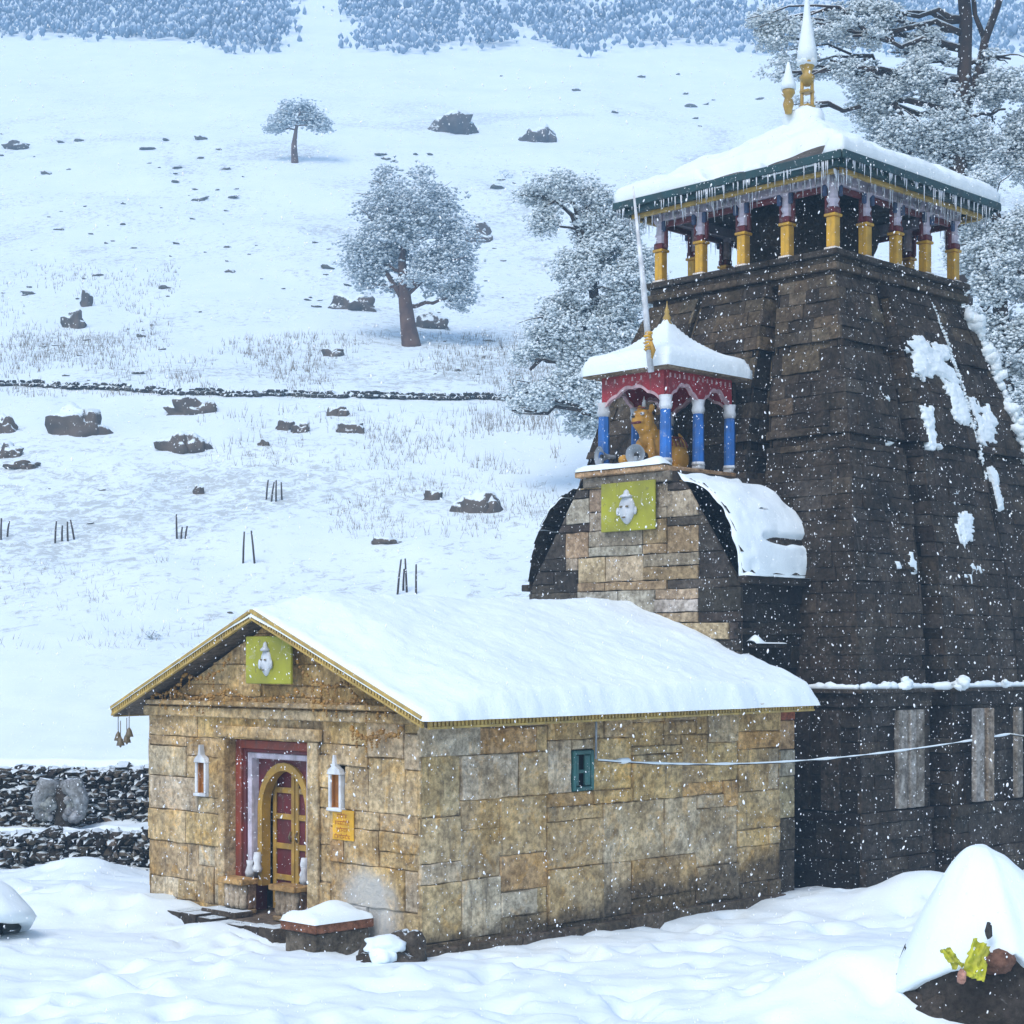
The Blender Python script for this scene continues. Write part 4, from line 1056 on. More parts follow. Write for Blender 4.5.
# ------------------------------------------------------------------ things round the hall
def stoop_block():
    rng = random.Random(8); o = (-.48, -1.62, 0)
    r = root("stone_altar", o, "square stone altar with a red edge and snow top beside the hall door", "altar")
    b = MB(); b.box(-.86, -.10, -1.88, -1.35, -.2, .24, (.13, .11, .085)); b.box(-.90, -.06, -1.92, -1.31, .245, .36, (.27, .12, .07)); part("block", b, M_block, r)
    s = MB(); s.grid(lambda i, j: (-.91 + .86 * i, -1.93 + .63 * j, .345 + (.10 + .06 * nz(i * 3, j * 3, 1) + .07 * math.exp(-((i - .6) ** 2 + (j - .5) ** 2) / .08)) * max(0, min(1, 7 * i, 7 * (1 - i), 7 * j, 7 * (1 - j))) ** .5), 24, 20); part("snow_cap", s, M_lump, r)
    o = (-.3, .55, 0); b = MB()
    for k in range(7):
        u0 = 1.35 - .30 * k; b.box(-.55 + rng.uniform(-.05, .05), -.05, u0 - .285, u0, -.2, .13 + rng.uniform(-.02, .03), vary(rng, (.075, .06, .048), .3))
    b.box(-.32, -.31 + .27, .32, 1.0, .131, .20, (.10, .08, .06))
    single("door_step", b, M_block, o, "dark low stone step below the painted doorway", "step")
    c = px_at(390, 958, 19.0); c.z = 0
    r = root("broken_slab", tuple(c), "tilted broken stone slab with a snow patch at the hall's near corner", "slab", temple=False)
    m = MB(); m.blob((c.x, c.y, .06), (.30, .22, .20), rng, 3, .3, (.10, .085, .07)); m.blob((c.x + .20, c.y + .05, .13), (.16, .2, .24), rng, 3, .35, (.09, .075, .06)); m.blob((c.x - .22, c.y - .06, .0), (.12, .12, .12), rng, 3, .3, (.08, .065, .05)); part("stone", m, M_block, r)
    s = MB(); s.blob((c.x - .05, c.y - .06, .20), (.23, .20, .10), rng, 3, .2); s.blob((c.x - .07, c.y - .2, .10), (.15, .13, .11), rng, 3, .2); part("snow_cap", s, M_lump, r)
stoop_block()
def notice():
    o = (-.02, -1.34, 1.16); r = root("notice_sign", o, "small bright yellow notice with rows of red lettering beside the door", "sign")
    b = MB(); b.box(-.035, -.018, -1.53, -1.16, 1.16, 1.50); part("board", b, M_sign, r)
    rng = random.Random(12); m = MB()
    for row, (n, w) in enumerate(((4, .18), (6, .26), (5, .20), (6, .28))):
        z = 1.45 - .078 * row; u = -1.345 + w / 2 + .01; L_ = w / n
        m.box(-.0385, -.036, u - w, u, z - .004, z + .003)
        for k in range(n):
            a = u - L_ * k - .008
            m.box(-.0385, -.0362, a - .006, a, z - .042, z - .0045)
            q = rng.random()
            if q < .4: m.box(-.0385, -.0362, a - L_ * .62, a - .007, z - .026, z - .019)
            if q > .25: m.box(-.0385, -.0362, a - L_ * .62, a - L_ * .45, z - .040, z - .0275)
            if q > .6: m.box(-.0385, -.0362, a - L_ * .6, a - L_ * .35, z + .0035, z + .018)
    part("lettering", m, M_ink, r)
notice()
def garlands():
    rng = random.Random(14)
    def g(pts, label, sag):
        m = MB(); P = []
        for (a, b, s) in zip(pts, pts[1:], sag):
            for k in range(26):
                f = k / 26; P.append((-.13 + rng.uniform(-.02, .02), a[0] + (b[0] - a[0]) * f, a[1] + (b[1] - a[1]) * f - s * 4 * f * (1 - f)))
        for p in P:
            if rng.random() < .85: m.blob((p[0], p[1], p[2] + rng.uniform(-.02, .02)), rng.uniform(.015, .032), rng, 1, .4)
            if rng.random() < .18:
                l = rng.uniform(.08, .22)
                for q in range(int(l / .03)): m.blob((p[0] - .01, p[1] + rng.uniform(-.008, .008), p[2] - .03 * q), rng.uniform(.011, .02), rng, 1, .4)
        c = pts[0]; single("garland", m, M_marigold, (-.13, c[0], c[1]), label, "garland", group="dried flower garlands on the hall front")
    g([(2.35, 2.82), (1.6, 3.02), (.55, 3.30)], "dried flower garland looped along the gable's shaded far slope", [.14, .16])
    g([(-.55, 3.25), (-1.5, 2.95), (-2.35, 2.72)], "dried flower garland looped under the gable slope nearest the side wall", [.16, .14])
    g([(1.9, 2.82), (.7, 2.84), (-.6, 2.84), (-1.8, 2.78)], "dried brown flower garland strung level below the gable plaque", [.10, .12, .10])
    g([(-1.6, 2.45), (-2.1, 2.42), (-2.5, 2.48)], "short yellow flower string hanging over the corner below the lintel", [.10, .08])
garlands()
def bells():
    m = MB(); m.lathe([(.05, 0), (.045, .03), (.032, .07), (.02, .09), (.006, .11)], (0, 0, 0), 12)
    src = None
    for k, (u, l) in enumerate(((2.62, .18), (2.72, .26), (2.82, .30), (2.92, .24))):
        if src is None:
            o = root("hanging_bell", (-.28, u, 2.4 - l), "small dark brass bell hanging under the hall's far eave corner", "bell", group="bells hanging from the eave corner")
            org = ROOTORG[o.name]; b = MB(); b.lathe([(.055, 0), (.045, .035), (.032, .08), (.02, .10), (.006, .12)], org, 12); part("bell", b, M_brass, o)
            w = MB(); w.tube([(org[0], org[1], org[2] + .11), (org[0], org[1], org[2] + .32)], .006, 5); part("chain", w, M_brass, o)
            w = MB(); w.blob((org[0], org[1], org[2] - .01), .016, random.Random(1), 1, 0); part("clapper", w, M_brass, o); src = o
        else:
            o = copy_tree(src); o.location = T(-.28 + .03 * (k % 2), u, 2.40 - l)
bells()
def cable():
    a = T(2.83, -2.64, 2.0); b = T(TC + .2, -3.50, 2.1); m = MB(); s = MB(); P = []
    for k in range(61):
        f = k / 60; p = a.lerp(b, f); p.z -= .22 * 4 * f * (1 - f) * (1 - .4 * f); P.append(p)
    q = px_at(1060, 742, 24.5); 
    for k in range(1, 20): 
        f = k / 20; P.append(b.lerp(q, f))
    r = root("overhead_cable", tuple(a), "thin snow-dusted cable strung from the hall window across to the tower", "cable", temple=False)
    m.tube(P, .009, 6); part("wire", m, M_black, r)
    rad = [max(.004, .013 + .02 * nz(i * .35, 3, 1)) for i in range(len(P))]
    s.tube([p + Vector((0, 0, .011)) for p in P], rad, 6); s.blob(tuple(P[3] + Vector((0, 0, .02))), (.10, .04, .035), random.Random(3), 2, .3); part("snow_line", s, M_lump, r)
cable()

# ------------------------------------------------------------------ dry stone walls on the left
def drywall(x0, x1, y0, y1, z0, z1, label, seed, org):
    rng = random.Random(seed); m = MB()
    m.box(x0, x1, y0 + .10, y1, z0, z1 - .1, (.03, .026, .022))
    z = z0
    while z < z1 - .05:
        h = rng.uniform(.06, .11); x = x0
        while x < x1:
            w = rng.uniform(.07, .22); zt = z + h / 2 + rng.uniform(-.035, .035)
            c = vary(rng, rng.choice([(.06, .05, .042), (.09, .075, .06), (.045, .038, .033), (.14, .12, .10), (.20, .165, .13)]), .25)
            m.blob((x + w / 2, y0 + .10 + rng.uniform(-.04, .03), zt), (w * rng.uniform(.42, .62), .12, h * rng.uniform(.45, .75)), rng, 1, .7, c, smooth=False, rot=False); x += w
        z += h * .92
    x = x0
    while x < x1:                    # rough coping stones
        w = rng.uniform(.12, .3); k = rng.uniform(-.06, .05)
        m.blob((x + w / 2, (y0 + y1) / 2, z1 - .03 + k), (w * .6, (y1 - y0) * .55, .085), rng, 2, .35, vary(rng, (.06, .052, .045), .4), smooth=False, rot=False); x += w
    return single("dry_stone_wall", m, M_dry, org, label, "stone wall", temple=False, group="dry stone terrace walls")
drywall(-14, -.5, 27.30, 27.72, -.25, .58, "low front dry-stone wall rising from the yard snow beside the hall", 1, (-7, 27.5, 0))
drywall(-14, -.3, 28.30, 28.75, .45, 1.50, "taller dry-stone wall on the terrace behind the front one", 2, (-7, 28.5, .5))
def pale_boulder():
    rng = random.Random(19); c = px_at(62, 815, 28.0); c.y = 27.95; c.z = .62
    r = root("frosted_stump", (c.x, c.y, c.z), "pale grey frosted stump with drooping sides standing against the terrace wall", "tree stump", temple=False)
    m = MB()
    m.tube([(c.x + .02, c.y, c.z - .2), (c.x + .03, c.y, c.z + .3), (c.x, c.y, c.z + .6)], [.15, .12, .16], 12, (.07, .06, .05)); part("stem", m, M_block, r)
    m = MB()
    for s in (-1, 1):
        m.tube([(c.x + s * .05, c.y, c.z + .58), (c.x + s * .22, c.y - .05, c.z + .62), (c.x + s * .32, c.y - .06, c.z + .40), (c.x + s * .31, c.y - .06, c.z + .12)], [.14, .17, .13, .07], 12, (.30, .33, .36))
        for k in range(16): m.blob((c.x + s * rng.uniform(.1, .34), c.y - .10, c.z + rng.uniform(.1, .70)), rng.uniform(.05, .10), rng, 2, .35, vary(rng, (.30, .33, .36), .25))
    part("frost_cover", m, M_block, r)
pale_boulder()

# ------------------------------------------------------------------ snow-buried altars in front
def polar_cap(c, rx, ry, top, zb, rng, n=64, m=26, power=1.0):
    """dome of snow; zb(angle) is the height of its lower rim"""
    def fn(i, j):
        w = 2 * math.pi * j; r = min(1, i / .92); b = zb(w); k = 1 + .07 * nz(math.cos(w) * 1.4, math.sin(w) * 1.4, 3 + top)
        x, y = math.cos(w), math.sin(w)
        f = (1 - r ** 2.0) ** power if r < 1 else 0
        f = .55 * f + .45 * math.cos(r * math.pi / 2) ** 1.3
        z = b + (top - b) * f + (.05 * nz(x * r * 2.6, y * r * 2.6, 9) + .02 * nz(x * r * 7, y * r * 7, 4)) * (1 - r * r)
        q = r
        if i > .92: q = 1 - (i - .92) / .08 * .25; z = b - .03 * (i - .92) / .08
        return (c[0] + x * rx * k * q, c[1] + y * ry * k * q, z)
    mb = MB(); mb.grid(fn, m, n, wrap=True); return mb
def mound():
    rng = random.Random(23); c = (4.28, 16.35, 0)
    r = root("buried_shrine", c, "big snow-buried shrine mound with lime cloth showing, on a dark stone base", "shrine", temple=False)
    b = MB()
    for k in range(26):
        w = 2 * math.pi * k / 26; b.blob((c[0] + .66 * math.cos(w), c[1] + .58 * math.sin(w), .13 + rng.uniform(-.05, .05)), (.22, .2, .20), rng, 2, .35, vary(rng, (.06, .05, .042), .3))
    b.lathe([(.76, -.2), (.80, .2), (.76, .42), (.70, .58), (.50, .80), (.30, .95)], (c[0], c[1], 0), 20, (.05, .042, .036))
    part("base", b, M_block, r)
    def zb(w):
        f = math.cos(w + math.pi / 2 + .10)      # 1 towards the camera
        g = max(0, f) ** 1.2
        return .03 + .52 * g + .12 * math.exp(-((w - 4.78) / .13) ** 2) + .03 * nz(w * 4, 1, 2) * g
    part("snow_cap", polar_cap(c, .95, .88, 1.52, zb, rng, 96, 34), M_lump, r)
    k = MB(); 
    def cl(i, j):
        wv = nz(i * 4, j * 4, 2); w2 = nz(i * 9, j * 9, 5)
        return (c[0] - .42 + .20 * j * (1 - .25 * i) + .12 * i + .02 * w2, c[1] - .88 - .05 * wv - .02 * w2 + .06 * i, .50 + .30 * i - .07 * j + .05 * wv * i + .015 * w2)
    k.grid(cl, 22, 18)
    k.grid(lambda i, j: (c[0] - .60 + .09 * j + .12 * i, c[1] - .86 - .05 * nz(i * 5, j * 5, 1), .70 - .16 * i + .03 * j + .03 * nz(i * 6, j * 3, 4)), 12, 8)
    part("cloth", k, M_cloth, r)
    st = MB(); st.blob((c[0] - .08, c[1] - .80, .60), (.13, .10, .10), rng, 3, .4, (.13, .07, .05)); part('offering_stone', st, M_vault, r); st = MB(); st.blob((c[0] - .42, c[1] - .90, .48), (.04, .03, .07), rng, 2, .3, (.45, .25, .2)); part('offering_stone', st, M_vault, r); st = MB(); st.blob((c[0] - .16, c[1] - .80, .86), (.03, .03, .08), rng, 2, .3, (.05, .05, .05)); part("offering_stone", st, M_vault, r)
    c = (-6.1, 20.3, 0); r = root("buried_altar", c, "snow block on broken dark stones at the yard's outer edge", "altar", temple=False)
    b = MB(); b.box(c[0] - .6, c[0] + .22, c[1] - .5, c[1] + .5, -.2, .30, (.06, .05, .04))
    for q in range(9): b.blob((c[0] - .5 + .10 * q, c[1] - .5 + rng.uniform(-.05, .05), .08 + .07 * (q % 3)), (.11, .10, .08), rng, 2, .35, vary(rng, (.07, .058, .046), .3))
    b.blob((c[0] + .28, c[1] - .35, .30), (.12, .12, .07), rng, 2, .3, (.10, .09, .075)); b.blob((c[0] + .16, c[1] - .40, .05), (.15, .12, .07), rng, 2, .3, (.09, .08, .065))
    part("base", b, M_block, r)
    part("snow_cap", polar_cap(c, .72, .72, .80, lambda w: .10 + .22 * max(0, math.cos(w + .9)) + .04 * nz(w * 3, 2, 5), rng, 48, 20, .45), M_lump, r)
mound()

# ------------------------------------------------------------------ trees
OCT = ([(1, 0, 0), (-1, 0, 0), (0, 1, 0), (0, -1, 0), (0, 0, 1), (0, 0, -1)], [(0, 2, 4), (2, 1, 4), (1, 3, 4), (3, 0, 4), (2, 0, 5), (1, 2, 5), (3, 1, 5), (0, 3, 5)])
def jit(mb, c, r, h, rng):
    """a small irregular tuft"""
    w = rng.uniform(0, 6.28); cw, sw = math.cos(w), math.sin(w); u = rng.uniform; vs = []
    for x, y, z in OCT[0]:
        k = u(.7, 1.35); x, y, z = (x + u(-.25, .25)) * r * k, (y + u(-.25, .25)) * r * k, (z + u(-.25, .25)) * h * k
        vs.append((c[0] + x * cw - y * sw, c[1] + x * sw + y * cw, c[2] + z))
    mb.add(vs, OCT[1], smooth=True)
def crown_blobs(mb, lobes, n, size, rng, gap=.0, leaf=True):
    tot = sum(l[3] * l[5] for l in lobes)
    pts = []
    for cx, cy, cz, rx, ry, rz_ in lobes:
        k = int(n * rx * rz_ / tot) + 1; sd = rng.uniform(0, 50)
        for _ in range(k):
            while True:
                d = Vector((rng.gauss(0, 1), rng.gauss(0, 1), rng.gauss(0, 1)))
                if d.length > .01: break
            d.normalize(); q = rng.uniform(.25, 1.0) ** .6 * (1 + .35 * nz(d.x * 2.2 + sd, d.y * 2.2, d.z * 2.2))
            p = (cx + d.x * rx * q, cy + d.y * ry * q, cz + d.z * rz_ * q)
            if nz(p[0] / (size * 4.5), p[1] / (size * 4.5), p[2] / (size * 3.4)) < gap: continue
            pts.append(p)
    for p in pts:
        q = size * rng.uniform(.6, 1.3)
        for _ in range(rng.randint(6, 10)):
            d = Vector((rng.gauss(0, .55), rng.gauss(0, .55), rng.gauss(0, .33))) * q; r = size * rng.uniform(.13, .34); jit(mb, (p[0] + d.x, p[1] + d.y, p[2] + d.z), r, r * rng.uniform(.5, .85), rng)
        if leaf:
            for _ in range(3):
                w = rng.uniform(0, 6.28); l = q * rng.uniform(.4, 1.0); dx, dy = math.cos(w), math.sin(w); dz = rng.uniform(-.6, .35)
                a = Vector(p) + Vector((dx, dy, -.2)) * q * .5; b = a + Vector((dx, dy, dz)) * l; t_ = Vector((-dy, dx, rng.uniform(-.5, .5))) * q * .10
                mb.add([a - t_, a + t_, b], [(0, 1, 2)])
    return pts
def limb(mb, a, b, r0, r1, rng, n=6, wob=.08):
    a, b = Vector(a), Vector(b); L_ = (b - a).length; P, R = [], []
    for k in range(n + 1):
        f = k / n; p = a.lerp(b, f); w = wob * L_ * math.sin(math.pi * f)
        p += Vector((rng.uniform(-w, w), rng.uniform(-w, w), rng.uniform(-w, w) + w * .5)); P.append(p); R.append(r0 + (r1 - r0) * f)
    mb.tube(P, R, 7); return P
def tree(name, label, d, trunk, lobes, n, size, seed, leafm, barkm, gap=-.12, depth=.8, limbs=2, extra=()):
    """trunk: [(px,py,radius m)], lobes: [(px,py,rx px,ry px)] measured on the photo and set at the tree's distance d"""
    rng = random.Random(seed); s = d / F
    P = [px_at(x, y, d) for x, y, _ in trunk]; R = [r for _, _, r in trunk]
    gz = H(P[0].x, d); base = Vector((P[0].x, d, gz))
    if P[0].z > gz - .2: P.insert(0, Vector((P[0].x, d, gz - .4))); R.insert(0, R[0] * 1.25)
    r = root(name, tuple(base), label, "tree", temple=False)
    LB = []
    for i, (x, y, rx, ry) in enumerate(lobes):
        c = px_at(x, y, d); LB.append((c.x, c.y + rng.uniform(-.5, .5) * rx * s * depth, c.z, rx * s, rx * s * depth, ry * s))
    tr = MB(); Q = []
    for i in range(len(P) - 1):
        for k in range(4): Q.append((P[i].lerp(P[i + 1], k / 4) + Vector((nz(i, k, seed), nz(k, i, seed), 0)) * R[i] * .5, R[i] + (R[i + 1] - R[i]) * k / 4))
    Q.append((P[-1], R[-1])); tr.tube([q[0] for q in Q], [q[1] for q in Q], 10)
    for ex in extra:
        E = [px_at(x, y, d) for x, y, _ in ex]; tr.tube(E, [w for _, _, w in ex], 8)
    for lb in LB:
        c = Vector(lb[:3]); best = min(Q, key=lambda q: (q[0] - c).length + max(0, q[0].z - c.z + .1) * 1.5)
        r0 = min(best[1] * .55, .05 + .03 * (best[0] - c).length); e = limb(tr, best[0], c, r0, r0 * .35, rng)
        for _ in range(limbs):
            f = c + Vector((rng.uniform(-1, 1) * lb[3], rng.uniform(-1, 1) * lb[4], rng.uniform(-.6, .8) * lb[5])); limb(tr, e[4], f, r0 * .45, .012, rng, 4)
    part("trunk", tr, barkm, r)
    cr = MB(); crown_blobs(cr, LB, n, size, rng, gap); part("crown", cr, leafm, r)
    return r
tree("snowy_tree", "round frosted grey tree with a reddish trunk standing on the hillside", hill(412, 346).y, [(412, 350, .52), (408, 325, .40), (405, 300, .33), (402, 262, .20), (405, 222, .10)],
     [(410, 205, 48, 36), (378, 235, 38, 32), (442, 240, 36, 36), (408, 250, 44, 30), (365, 262, 26, 22), (452, 275, 28, 26), (385, 195, 30, 22), (435, 205, 24, 26), (420, 285, 36, 14), (460, 300, 18, 12), (375, 282, 22, 14), (390, 180, 22, 12)], 2600, .36, 3, M_leaf2, M_barkred, -.08, extra=[[(404, 300, .18), (388, 275, .12), (372, 258, .06)], [(404, 296, .18), (425, 278, .12), (450, 268, .06)]])
tree("snowy_tree", "small umbrella-shaped snowy tree alone high on the slope", hill(295, 164).y, [(295, 166, .34), (294, 145, .24), (296, 130, .15), (300, 112, .08)],
     [(298, 112, 22, 12), (280, 122, 12, 8), (316, 120, 13, 9), (296, 103, 14, 7), (272, 126, 6, 5), (325, 125, 6, 5)], 500, .48, 5, M_leaf2, M_barkred, -.2)
tree("snowy_tree", "tall snow-laden tree between the open slope and the pavilion", 58, [(612, 505, .26), (606, 420, .22), (598, 330, .18), (590, 260, .14), (575, 205, .08)],
     [(560, 190, 34, 18), (590, 205, 24, 24), (535, 195, 16, 12), (543, 222, 14, 16), (610, 250, 30, 26), (575, 268, 24, 18), (600, 290, 42, 26), (560, 300, 26, 22), (545, 325, 28, 18), (620, 330, 34, 34), (580, 335, 36, 22), (535, 360, 24, 20), (570, 375, 36, 20), (525, 392, 22, 18), (600, 385, 36, 26), (550, 400, 40, 14), (512, 410, 10, 9), (590, 420, 36, 18), (645, 300, 24, 50), (625, 225, 20, 16), (595, 235, 26, 20), (600, 262, 26, 18), (588, 315, 34, 22), (590, 355, 40, 22), (605, 405, 36, 18), (630, 270, 26, 26)],
     6600, .24, 7, M_leaf, M_bark, -.16, extra=[[(598, 330, .10), (560, 340, .10), (530, 370, .05)], [(592, 265, .12), (572, 215, .08), (556, 200, .06), (540, 210, .04)]])
tree("snowy_tree", "tall snowy tree with bare twin dark trunks rising above the tower roof", 52, [(955, 470, .36), (962, 300, .32), (958, 160, .26), (964, 80, .21), (966, 20, .19), (960, -40, .17)],
     [(790, 38, 34, 18), (768, 22, 24, 12), (848, 40, 40, 18), (815, 62, 30, 16), (775, 75, 22, 14), (850, 75, 30, 20), (880, 100, 36, 26), (915, 85, 26, 24), (905, 130, 44, 26), (945, 150, 40, 24), (885, 20, 26, 12), (1005, 110, 30, 30), (985, 150, 40, 30), (870, 12, 30, 12), (1040, 140, 40, 50), (925, 40, 14, 12), (1010, 60, 16, 14), (930, -30, 60, 20), (950, 105, 34, 22), (975, 85, 24, 16), (930, 62, 26, 14), (905, 52, 22, 12), (940, 130, 40, 24), (990, 60, 16, 14), (1000, 85, 24, 20), (800, 105, 18, 10), (880, 150, 30, 16), (850, 15, 30, 14)],
     6200, .22, 9, M_leaf, M_bark, -.03, extra=[[(965, 110, .17), (980, 70, .14), (985, 40, .12), (998, 5, .10), (1010, -40, .07)], [(985, 40, .09), (975, 15, .07), (972, -20, .08)], [(958, 160, .13), (910, 130, .10), (890, 95, .08), (872, 72, .06), (830, 60, .04)], [(965, 90, .09), (935, 80, .07), (915, 60, .05)]])
tree("snowy_tree", "dense bushy snow-laden tree close behind the tower's far edge", 44, [(1010, 520, .30), (1005, 400, .26), (1000, 300, .18), (1000, 220, .1)],
     [(985, 190, 34, 24), (1010, 215, 34, 30), (985, 240, 30, 26), (1000, 275, 40, 30), (980, 305, 30, 26), (1015, 320, 36, 34), (1000, 355, 36, 22), (1040, 260, 40, 60), (955, 200, 24, 20), (930, 185, 28, 14), (1045, 350, 40, 40), (965, 250, 26, 22), (1030, 390, 30, 30)], 4600, .20, 11, M_leaf, M_bark, -.06)

# ------------------------------------------------------------------ hillside details
def boulders():
    rng = random.Random(41)
    L_ = [(75, 420, 26, 15, "big brown boulder with a snow cap just below the long hillside wall"), (182, 441, 23, 11, "dark dome-shaped boulder alone below the hillside wall"),
          (193, 405, 22, 8, "long flat boulder touching the hillside wall"), (4, 425, 12, 10, "dark boulder cut by the frame edge beside the biggest boulder"), (8, 452, 14, 7, "flat slab-like boulder at the frame edge above a twin slab"),
          (22, 464, 15, 4, "thin flat slab of rock at the frame edge, lower of two"), (478, 500, 20, 12, "rough brown boulder with snow pockets near the vault"), (432, 495, 8, 6, "small dark stone next to the rough boulder near the vault"),
          (284, 426, 8, 6, "pointed stone beside a shorter stone below the wall"), (301, 428, 9, 5, "short flat stone beside the pointed stone below the wall"), (263, 442, 5, 4, "tiny round stone below the pointed pair"),
          (338, 412, 11, 5, "snow-dusted stone lying against the hillside wall below the round tree"), (352, 428, 12, 5, "dark oval stone below the hillside wall under the round tree"),
          (452, 122, 22, 11, "long grey rock outcrop high on the slope above the round tree"), (540, 134, 16, 9, "grey rock outcrop high on the slope by the tall tree top"), (74, 321, 11, 9, "reddish brown boulder under an upright stone on the slope"), (86, 300, 6, 9, "upright dark stone above the reddish boulder"),
          (352, 302, 20, 8, "wide dark rock beside the trunk of the round tree"), (430, 322, 17, 7, "dark rock behind the trunk base of the round tree"), (478, 234, 14, 9, "spotted rock outcrop beside the round tree crown"), (332, 352, 10, 5, "low flat rock below the round tree, snow-topped"),
          (385, 541, 14, 3, "fallen dark log-like stone half buried above the hall roof"), (198, 490, 5, 5, "single black stone amid clean snow above the hall"), (16, 145, 12, 4, "grey flat rock far up the slope at the frame edge")]
    for x, y, rx, ry, lab in L_:
        p = hill(x, y + ry * .8); s = p.y / F; m = MB()
        m.blob((p.x, p.y, p.z - ry * s * .15), (rx * s * 1.05, rx * s * .8, ry * s * 1.75), rng, 3, .45, rot=False)
        if rx > 9:
            m.blob((p.x + rx * s * .55, p.y - .2, p.z - ry * s * .3), (rx * s * .5, rx * s * .4, ry * s * 1.2), rng, 3, .4, rot=False)
        single("boulder", m, M_rock, (p.x, p.y, p.z), lab, "boulder", temple=False)
    # small stones poking through the snow
    srcs = []
    for k in range(5):
        m = MB(); m.blob((0, 0, 0), (1, .8, .42), rng, 2, .5, rot=False)
        if k % 2: m.blob((.9, .2, -.1), (.5, .5, .28), rng, 2, .5)
        srcs.append(m.mesh("stone", M_pebble))
    regs = [(0, 40, 280, 300, 6), (20, 240, 140, 175, 14), (140, 250, 160, 215, 18), (30, 240, 205, 290, 22), (240, 350, 225, 310, 12), (480, 505, 250, 300, 4), (380, 440, 150, 165, 7), (490, 520, 175, 190, 5), (300, 350, 290, 310, 6), (130, 170, 310, 380, 7),
            (420, 500, 310, 380, 9), (60, 250, 220, 350, 10), (0, 60, 130, 165, 4), (470, 740, 70, 140, 12), (400, 500, 160, 330, 8), (10, 130, 330, 385, 8), (0, 300, 470, 640, 5), (640, 760, 70, 130, 5)]
    for x0, x1, y0, y1, n in regs:
        for _ in range(max(2, int(n * .9))):
            x, y = rng.uniform(x0, x1), rng.uniform(y0, y1); p = hill_q(x, y); s = p.y / F
            o = bpy.data.objects.new("hill_stone", rng.choice(srcs)); COL.objects.link(o); o.location = (p.x, p.y, p.z + .2 * s)
            w = rng.choice([1.6, 2, 2.5, 3, 4, 6]) * s * rng.uniform(.8, 1.3); o.scale = (w, w, w * rng.uniform(.5, 1.0)); o.rotation_euler = (rng.uniform(-.2, .2), rng.uniform(-.3, .3), rng.uniform(0, 6.28))
            tagp(o, "small dark stone poking out of the open hillside snow", "stone", "stones scattered over the snowy hillside")
boulders()
def hill_wall():
    rng = random.Random(43); m = MB(); pts = []
    for k in range(0, 141):
        x = -40 + 4.0 * k; y = 387 + 10 * sstep(0, 260, x) + 4 * sstep(250, 520, x) + 2 * nz(x * .02, 1, 1); pts.append(hill(x, y))
    for a, b in zip(pts, pts[1:]):
        n = 5
        for k in range(n):
            p = a.lerp(b, k / n); p.z = H(p.x, p.y)
            if nz(a.x * .5, k * .2, 6) + .3 * rng.uniform(-1, 1) < -.22: continue
            for q in range(rng.choice((1, 1, 2))): m.blob((p.x + rng.uniform(-.08, .08), p.y + rng.uniform(-.15, .15), p.z + .06 + .14 * q), (rng.uniform(.06, .17), .16, rng.uniform(.06, .12)), rng, 1, .4, vary(rng, (.07, .065, .06), .4), smooth=False)
    o = pts[70]; single("dry_stone_wall", m, M_hillwall, tuple(o), "long low snow-capped stone wall crossing the hillside below the round tree", "stone wall", temple=False)
hill_wall()
def stakes():
    C_ = [("the cluster at the frame edge", [(1, 540, 22, 0), (7, 538, 16, 2)]), ("the cluster of four on the slope", [(55, 543, 22, 1), (62, 541, 16, 0), (68, 542, 20, -1), (75, 541, 20, -5)]),
          ("the cluster above the gable's far eave", [(177, 540, 25, -1), (181, 540, 12, 1), (185, 540, 13, 2)]), ("the sturdy pair above the gable peak", [(243, 564, 32, 1), (255, 564, 33, -4)]),
          ("the highest cluster, above the gable peak", [(266, 500, 20, 2), (271, 502, 20, 3), (276, 502, 22, 0), (282, 501, 18, -1)]), ("the tall cluster above the hall roof", [(397, 596, 36, 4), (407, 594, 34, -2), (416, 596, 30, 0), (403, 592, 22, 1)])]
    nm = {2: ["left", "right"], 3: ["left", "middle", "right"], 4: ["first", "second", "third", "fourth"]}
    rng = random.Random(47)
    for cl, S in C_:
        S = sorted(S)
        for k, (x, y, h, lean) in enumerate(S):
            p = hill(x, y); s = p.y / F; m = MB(); z = p.z - .15
            m.tube([(p.x, p.y, z), (p.x + lean * s * .5, p.y, p.z + h * s * .5), (p.x + lean * s, p.y + .05, p.z + h * s)], [.030, .028, .022], 7)
            q = MB(); q.blob((p.x + lean * s, p.y + .05, p.z + h * s), (.03, .03, .02), rng, 1, .2)
            r = root("wooden_stake", (p.x, p.y, p.z), "%s thin dark wooden stake of %s" % (nm[len(S)][k], cl), "stake", temple=False, group="wooden stakes in the snow")
            part("shaft", m, M_wood, r); part("snow_tip", q, M_lump, r)
stakes()
